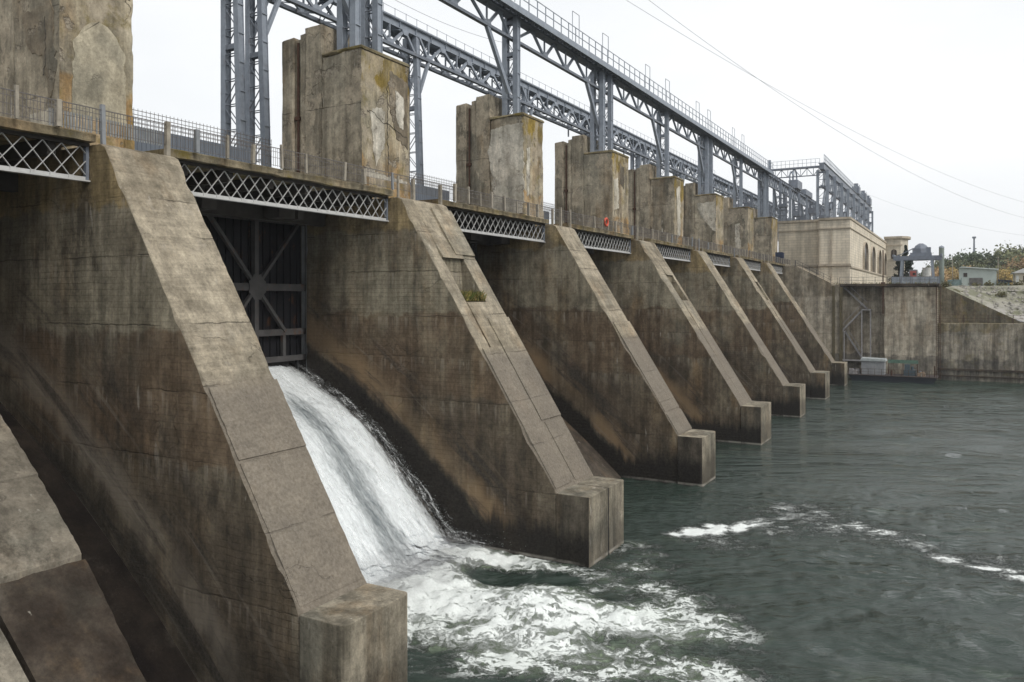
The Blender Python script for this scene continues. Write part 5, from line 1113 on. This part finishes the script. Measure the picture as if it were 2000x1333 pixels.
for k in range(700):
    x = rg.uniform(-1.5, 16); y = rg.uniform(139.6, 151); z = gz(x, y); r_ = rg.uniform(.06, .28) * (1 if rg.rand() < .8 else 1.8); a = rg.uniform(0, 3); c_, s_ = math.cos(a) * r_, math.sin(a) * r_
    mb.add([(x + c_, y + s_, z - .05), (x - s_, y + c_, z - .05), (x - c_, y - s_, z - .05), (x + s_, y - c_, z - .05), (x + c_ * .5, y + s_ * .6, z + r_ * .7), (x - s_ * .5, y + c_ * .5, z + r_ * .8), (x - c_ * .6, y - s_ * .5, z + r_ * .6)], [(0, 1, 5, 4), (1, 2, 6, 5), (2, 3, 6), (3, 0, 4, 6), (4, 5, 6)])
o = mb.build('rubble', simple('rubble_stone', (.27, .255, .225), .9, var=.4, scale=1.5)); tag(o, 'grey rubble stones strewn over the sloping bank', 'rubble', kind='stuff')
for k, (x, y, h, nt_) in enumerate([(4.9, 172, 6, 'behind the dark blue shed'), (-2.6, 185, 6.5, 'between silo and warehouse')]):
    mb = MB(); mb.tube([(x, y, 13.6), (x, y, 13.8 + h)], [.11, .07], 6); pl_ = mb.build('utility_pole', M['post']); tag(pl_, 'grey utility pole ' + nt_, 'pole', 'poles on the bank'); mb = MB(); mb.box(x - .7, x + .7, y - .05, y + .05, 13.2 + h, 13.35 + h); mb.build('cross_arm', M['bark'], pl_)
for pi, (p, m_) in enumerate(protos):
    if pi not in used:
        for ch in list(p.children): bpy.data.objects.remove(ch)
        bpy.data.objects.remove(p)
# the wood covering the far ridge
mb = MB(); rg = np.random.RandomState(8)
for k in range(9000):
    y = rg.uniform(560, 640); x = rg.uniform(-.06 * y, .075 * y + 12); z = gz(x, y); hgt = 9 * float(fbm(x * .05, y * .05, 3, 3)); p = np.array([x, y, z + rg.uniform(0, 1) * (hgt + 3)]); u = rg.normal(size=3); u /= np.linalg.norm(u); v = np.cross(u, rg.normal(size=3)); v /= np.linalg.norm(v); s = rg.uniform(1., 2.4); mb.add([p - u * s * .5, p + v * s * .4, p + u * s * .5, p - v * s * .4], [(0, 1, 2, 3)])
o = mb.build('far_woods', leafmat('far_leaves', (.08, .105, .07)), fix=False); tag(o, 'dull green woods covering the far ridge', 'woods', kind='stuff')
# grass in the pocket of the pier right of the cascade
def grass(name, pts, n, hgt, cols, label, seed):
    rg = np.random.RandomState(seed); mb = MB()
    for k in range(n):
        x, y, z = pts(rg); a_ = rg.uniform(0, 6.28); h = hgt * rg.uniform(.4, 1.1); w_ = .012 + .02 * rg.rand(); dx, dy = math.cos(a_), math.sin(a_); ln = rg.normal(0, .35, 2) * h + np.array([.25 * h, 0])
        mb.add([(x - dx * w_, y - dy * w_, z), (x + dx * w_, y + dy * w_, z), (x + ln[0] * .5 + dx * w_ * .7, y + ln[1] * .5 + dy * w_ * .7, z + h * .6), (x + ln[0], y + ln[1], z + h)], [(0, 1, 2, 3)], k % len(cols))
    o = mb.build(name, cols, fix=False); tag(o, label, 'grass', kind='stuff'); return o
gm = [leafmat('grass_olive', (.12, .115, .025)), leafmat('grass_straw', (.24, .18, .06)), leafmat('grass_green', (.07, .09, .02))]
def pk(rg): u = rg.rand(); z = 11.85 + .25 * rg.rand(); return (-23.05 + 1.25 * u, 34.0 + 1.8 * rg.rand(), z)
grass('pocket_grass', pk, 1500, .38, gm, 'yellow-green grass tuft growing in the pocket of the broad pier', 3)
def ck(rg): return (rg.uniform(-33, -4), 134.8 + rg.rand() * 5, 14.25)
grass('quay_grass', ck, 900, .4, gm, 'thin grass along the quay wall top', 9)

# ------------------------------------------------------------------ power lines
def ray(px, py, Fd):
    a_, b_ = (px - 1000) / FPX, (583.6 - py) / FPX; s, c = math.sin(TH), math.cos(TH); return Vector(((-s + a_ * c) * Fd, (c + a_ * s) * Fd, CAMZ + b_ * Fd))
for nm, P0, P1, sag in (('the lower of two crossing the sky to the right', ray(1240, -20, 75), ray(2100, 440, 170), 5.2), ('the upper fainter one crossing the sky to the right', ray(1190, -20, 75), ray(2100, 415, 190), 4.), ('leaving the power house gantry to the right', ray(1690, 378, 205), ray(2100, 468, 205), 2.5), ('hanging above the upstream gantry', ray(700, -40, 60), ray(990, 85, 80), .6)):
    mb = MB(); mb.tube([P0.lerp(P1, u) - Vector((0, 0, 4 * sag * u * (1 - u))) for u in np.linspace(0, 1, 40)], .02, 5); o = mb.build('power_cable', simple('cable_grey', (.34, .35, .36), .5, var=0, bump=0)); tag(o, 'thin overhead power cable, ' + nm, 'cable', 'overhead cables')

# ------------------------------------------------------------------ haze
mb = MB(); mb.box(-760, 1560, -960, 1660, -8, 66); hz = mb.build('haze', bpy.data.materials.new('haze_air')); tag(hz, kind='stuff')
hm = hz.data.materials[0]; hm.use_nodes = True; ht = hm.node_tree; ht.nodes.clear()
pv = ht.nodes.new('ShaderNodeVolumePrincipled'); pv.inputs['Density'].default_value = .00025; pv.inputs['Color'].default_value = (.93, .96, 1, 1); pv.inputs['Anisotropy'].default_value = 0
ht.links.new(pv.outputs[0], ht.nodes.new('ShaderNodeOutputMaterial').inputs['Volume'])

# mist at the foot of the cascade
me = bpy.data.meshes.new('mist'); import bmesh
bm = bmesh.new(); bmesh.ops.create_icosphere(bm, subdivisions=3, radius=1.); bm.to_mesh(me); bm.free()
mi = bpy.data.objects.new('mist', me); COL.objects.link(mi); mi.location = (-20.2, 26.6, .5); mi.scale = (3.0, 6.3, 1.6); tag(mi, 'thin white spray mist hanging at the foot of the cascade', 'mist', kind='stuff')
mm = bpy.data.materials.new('mist_air'); mm.use_nodes = True; t_ = mm.node_tree; t_.nodes.clear()
oc = t_.nodes.new('ShaderNodeTexCoord'); ln = t_.nodes.new('ShaderNodeVectorMath'); ln.operation = 'LENGTH'; t_.links.new(oc.outputs['Object'], ln.inputs[0])
mr = t_.nodes.new('ShaderNodeMapRange'); mr.interpolation_type = 'SMOOTHSTEP'; t_.links.new(ln.outputs['Value'], mr.inputs[0]); mr.inputs[1].default_value = 1.; mr.inputs[2].default_value = .1
nn = t_.nodes.new('ShaderNodeTexNoise'); nn.inputs['Scale'].default_value = 3.; nn.inputs['Detail'].default_value = 4; t_.links.new(oc.outputs['Object'], nn.inputs['Vector'])
m1_ = t_.nodes.new('ShaderNodeMapRange'); t_.links.new(nn.outputs['Fac'], m1_.inputs[0]); m1_.inputs[1].default_value = .38; m1_.inputs[2].default_value = .7
mu = t_.nodes.new('ShaderNodeMath'); mu.operation = 'MULTIPLY'; t_.links.new(mr.outputs[0], mu.inputs[0]); t_.links.new(m1_.outputs[0], mu.inputs[1])
m2_ = t_.nodes.new('ShaderNodeMath'); m2_.operation = 'MULTIPLY'; t_.links.new(mu.outputs[0], m2_.inputs[0]); m2_.inputs[1].default_value = .55
pv = t_.nodes.new('ShaderNodeVolumePrincipled'); pv.inputs['Color'].default_value = (.98, .98, .98, 1); t_.links.new(m2_.outputs[0], pv.inputs['Density']); t_.links.new(pv.outputs[0], t_.nodes.new('ShaderNodeOutputMaterial').inputs['Volume'])
me.materials.append(mm)
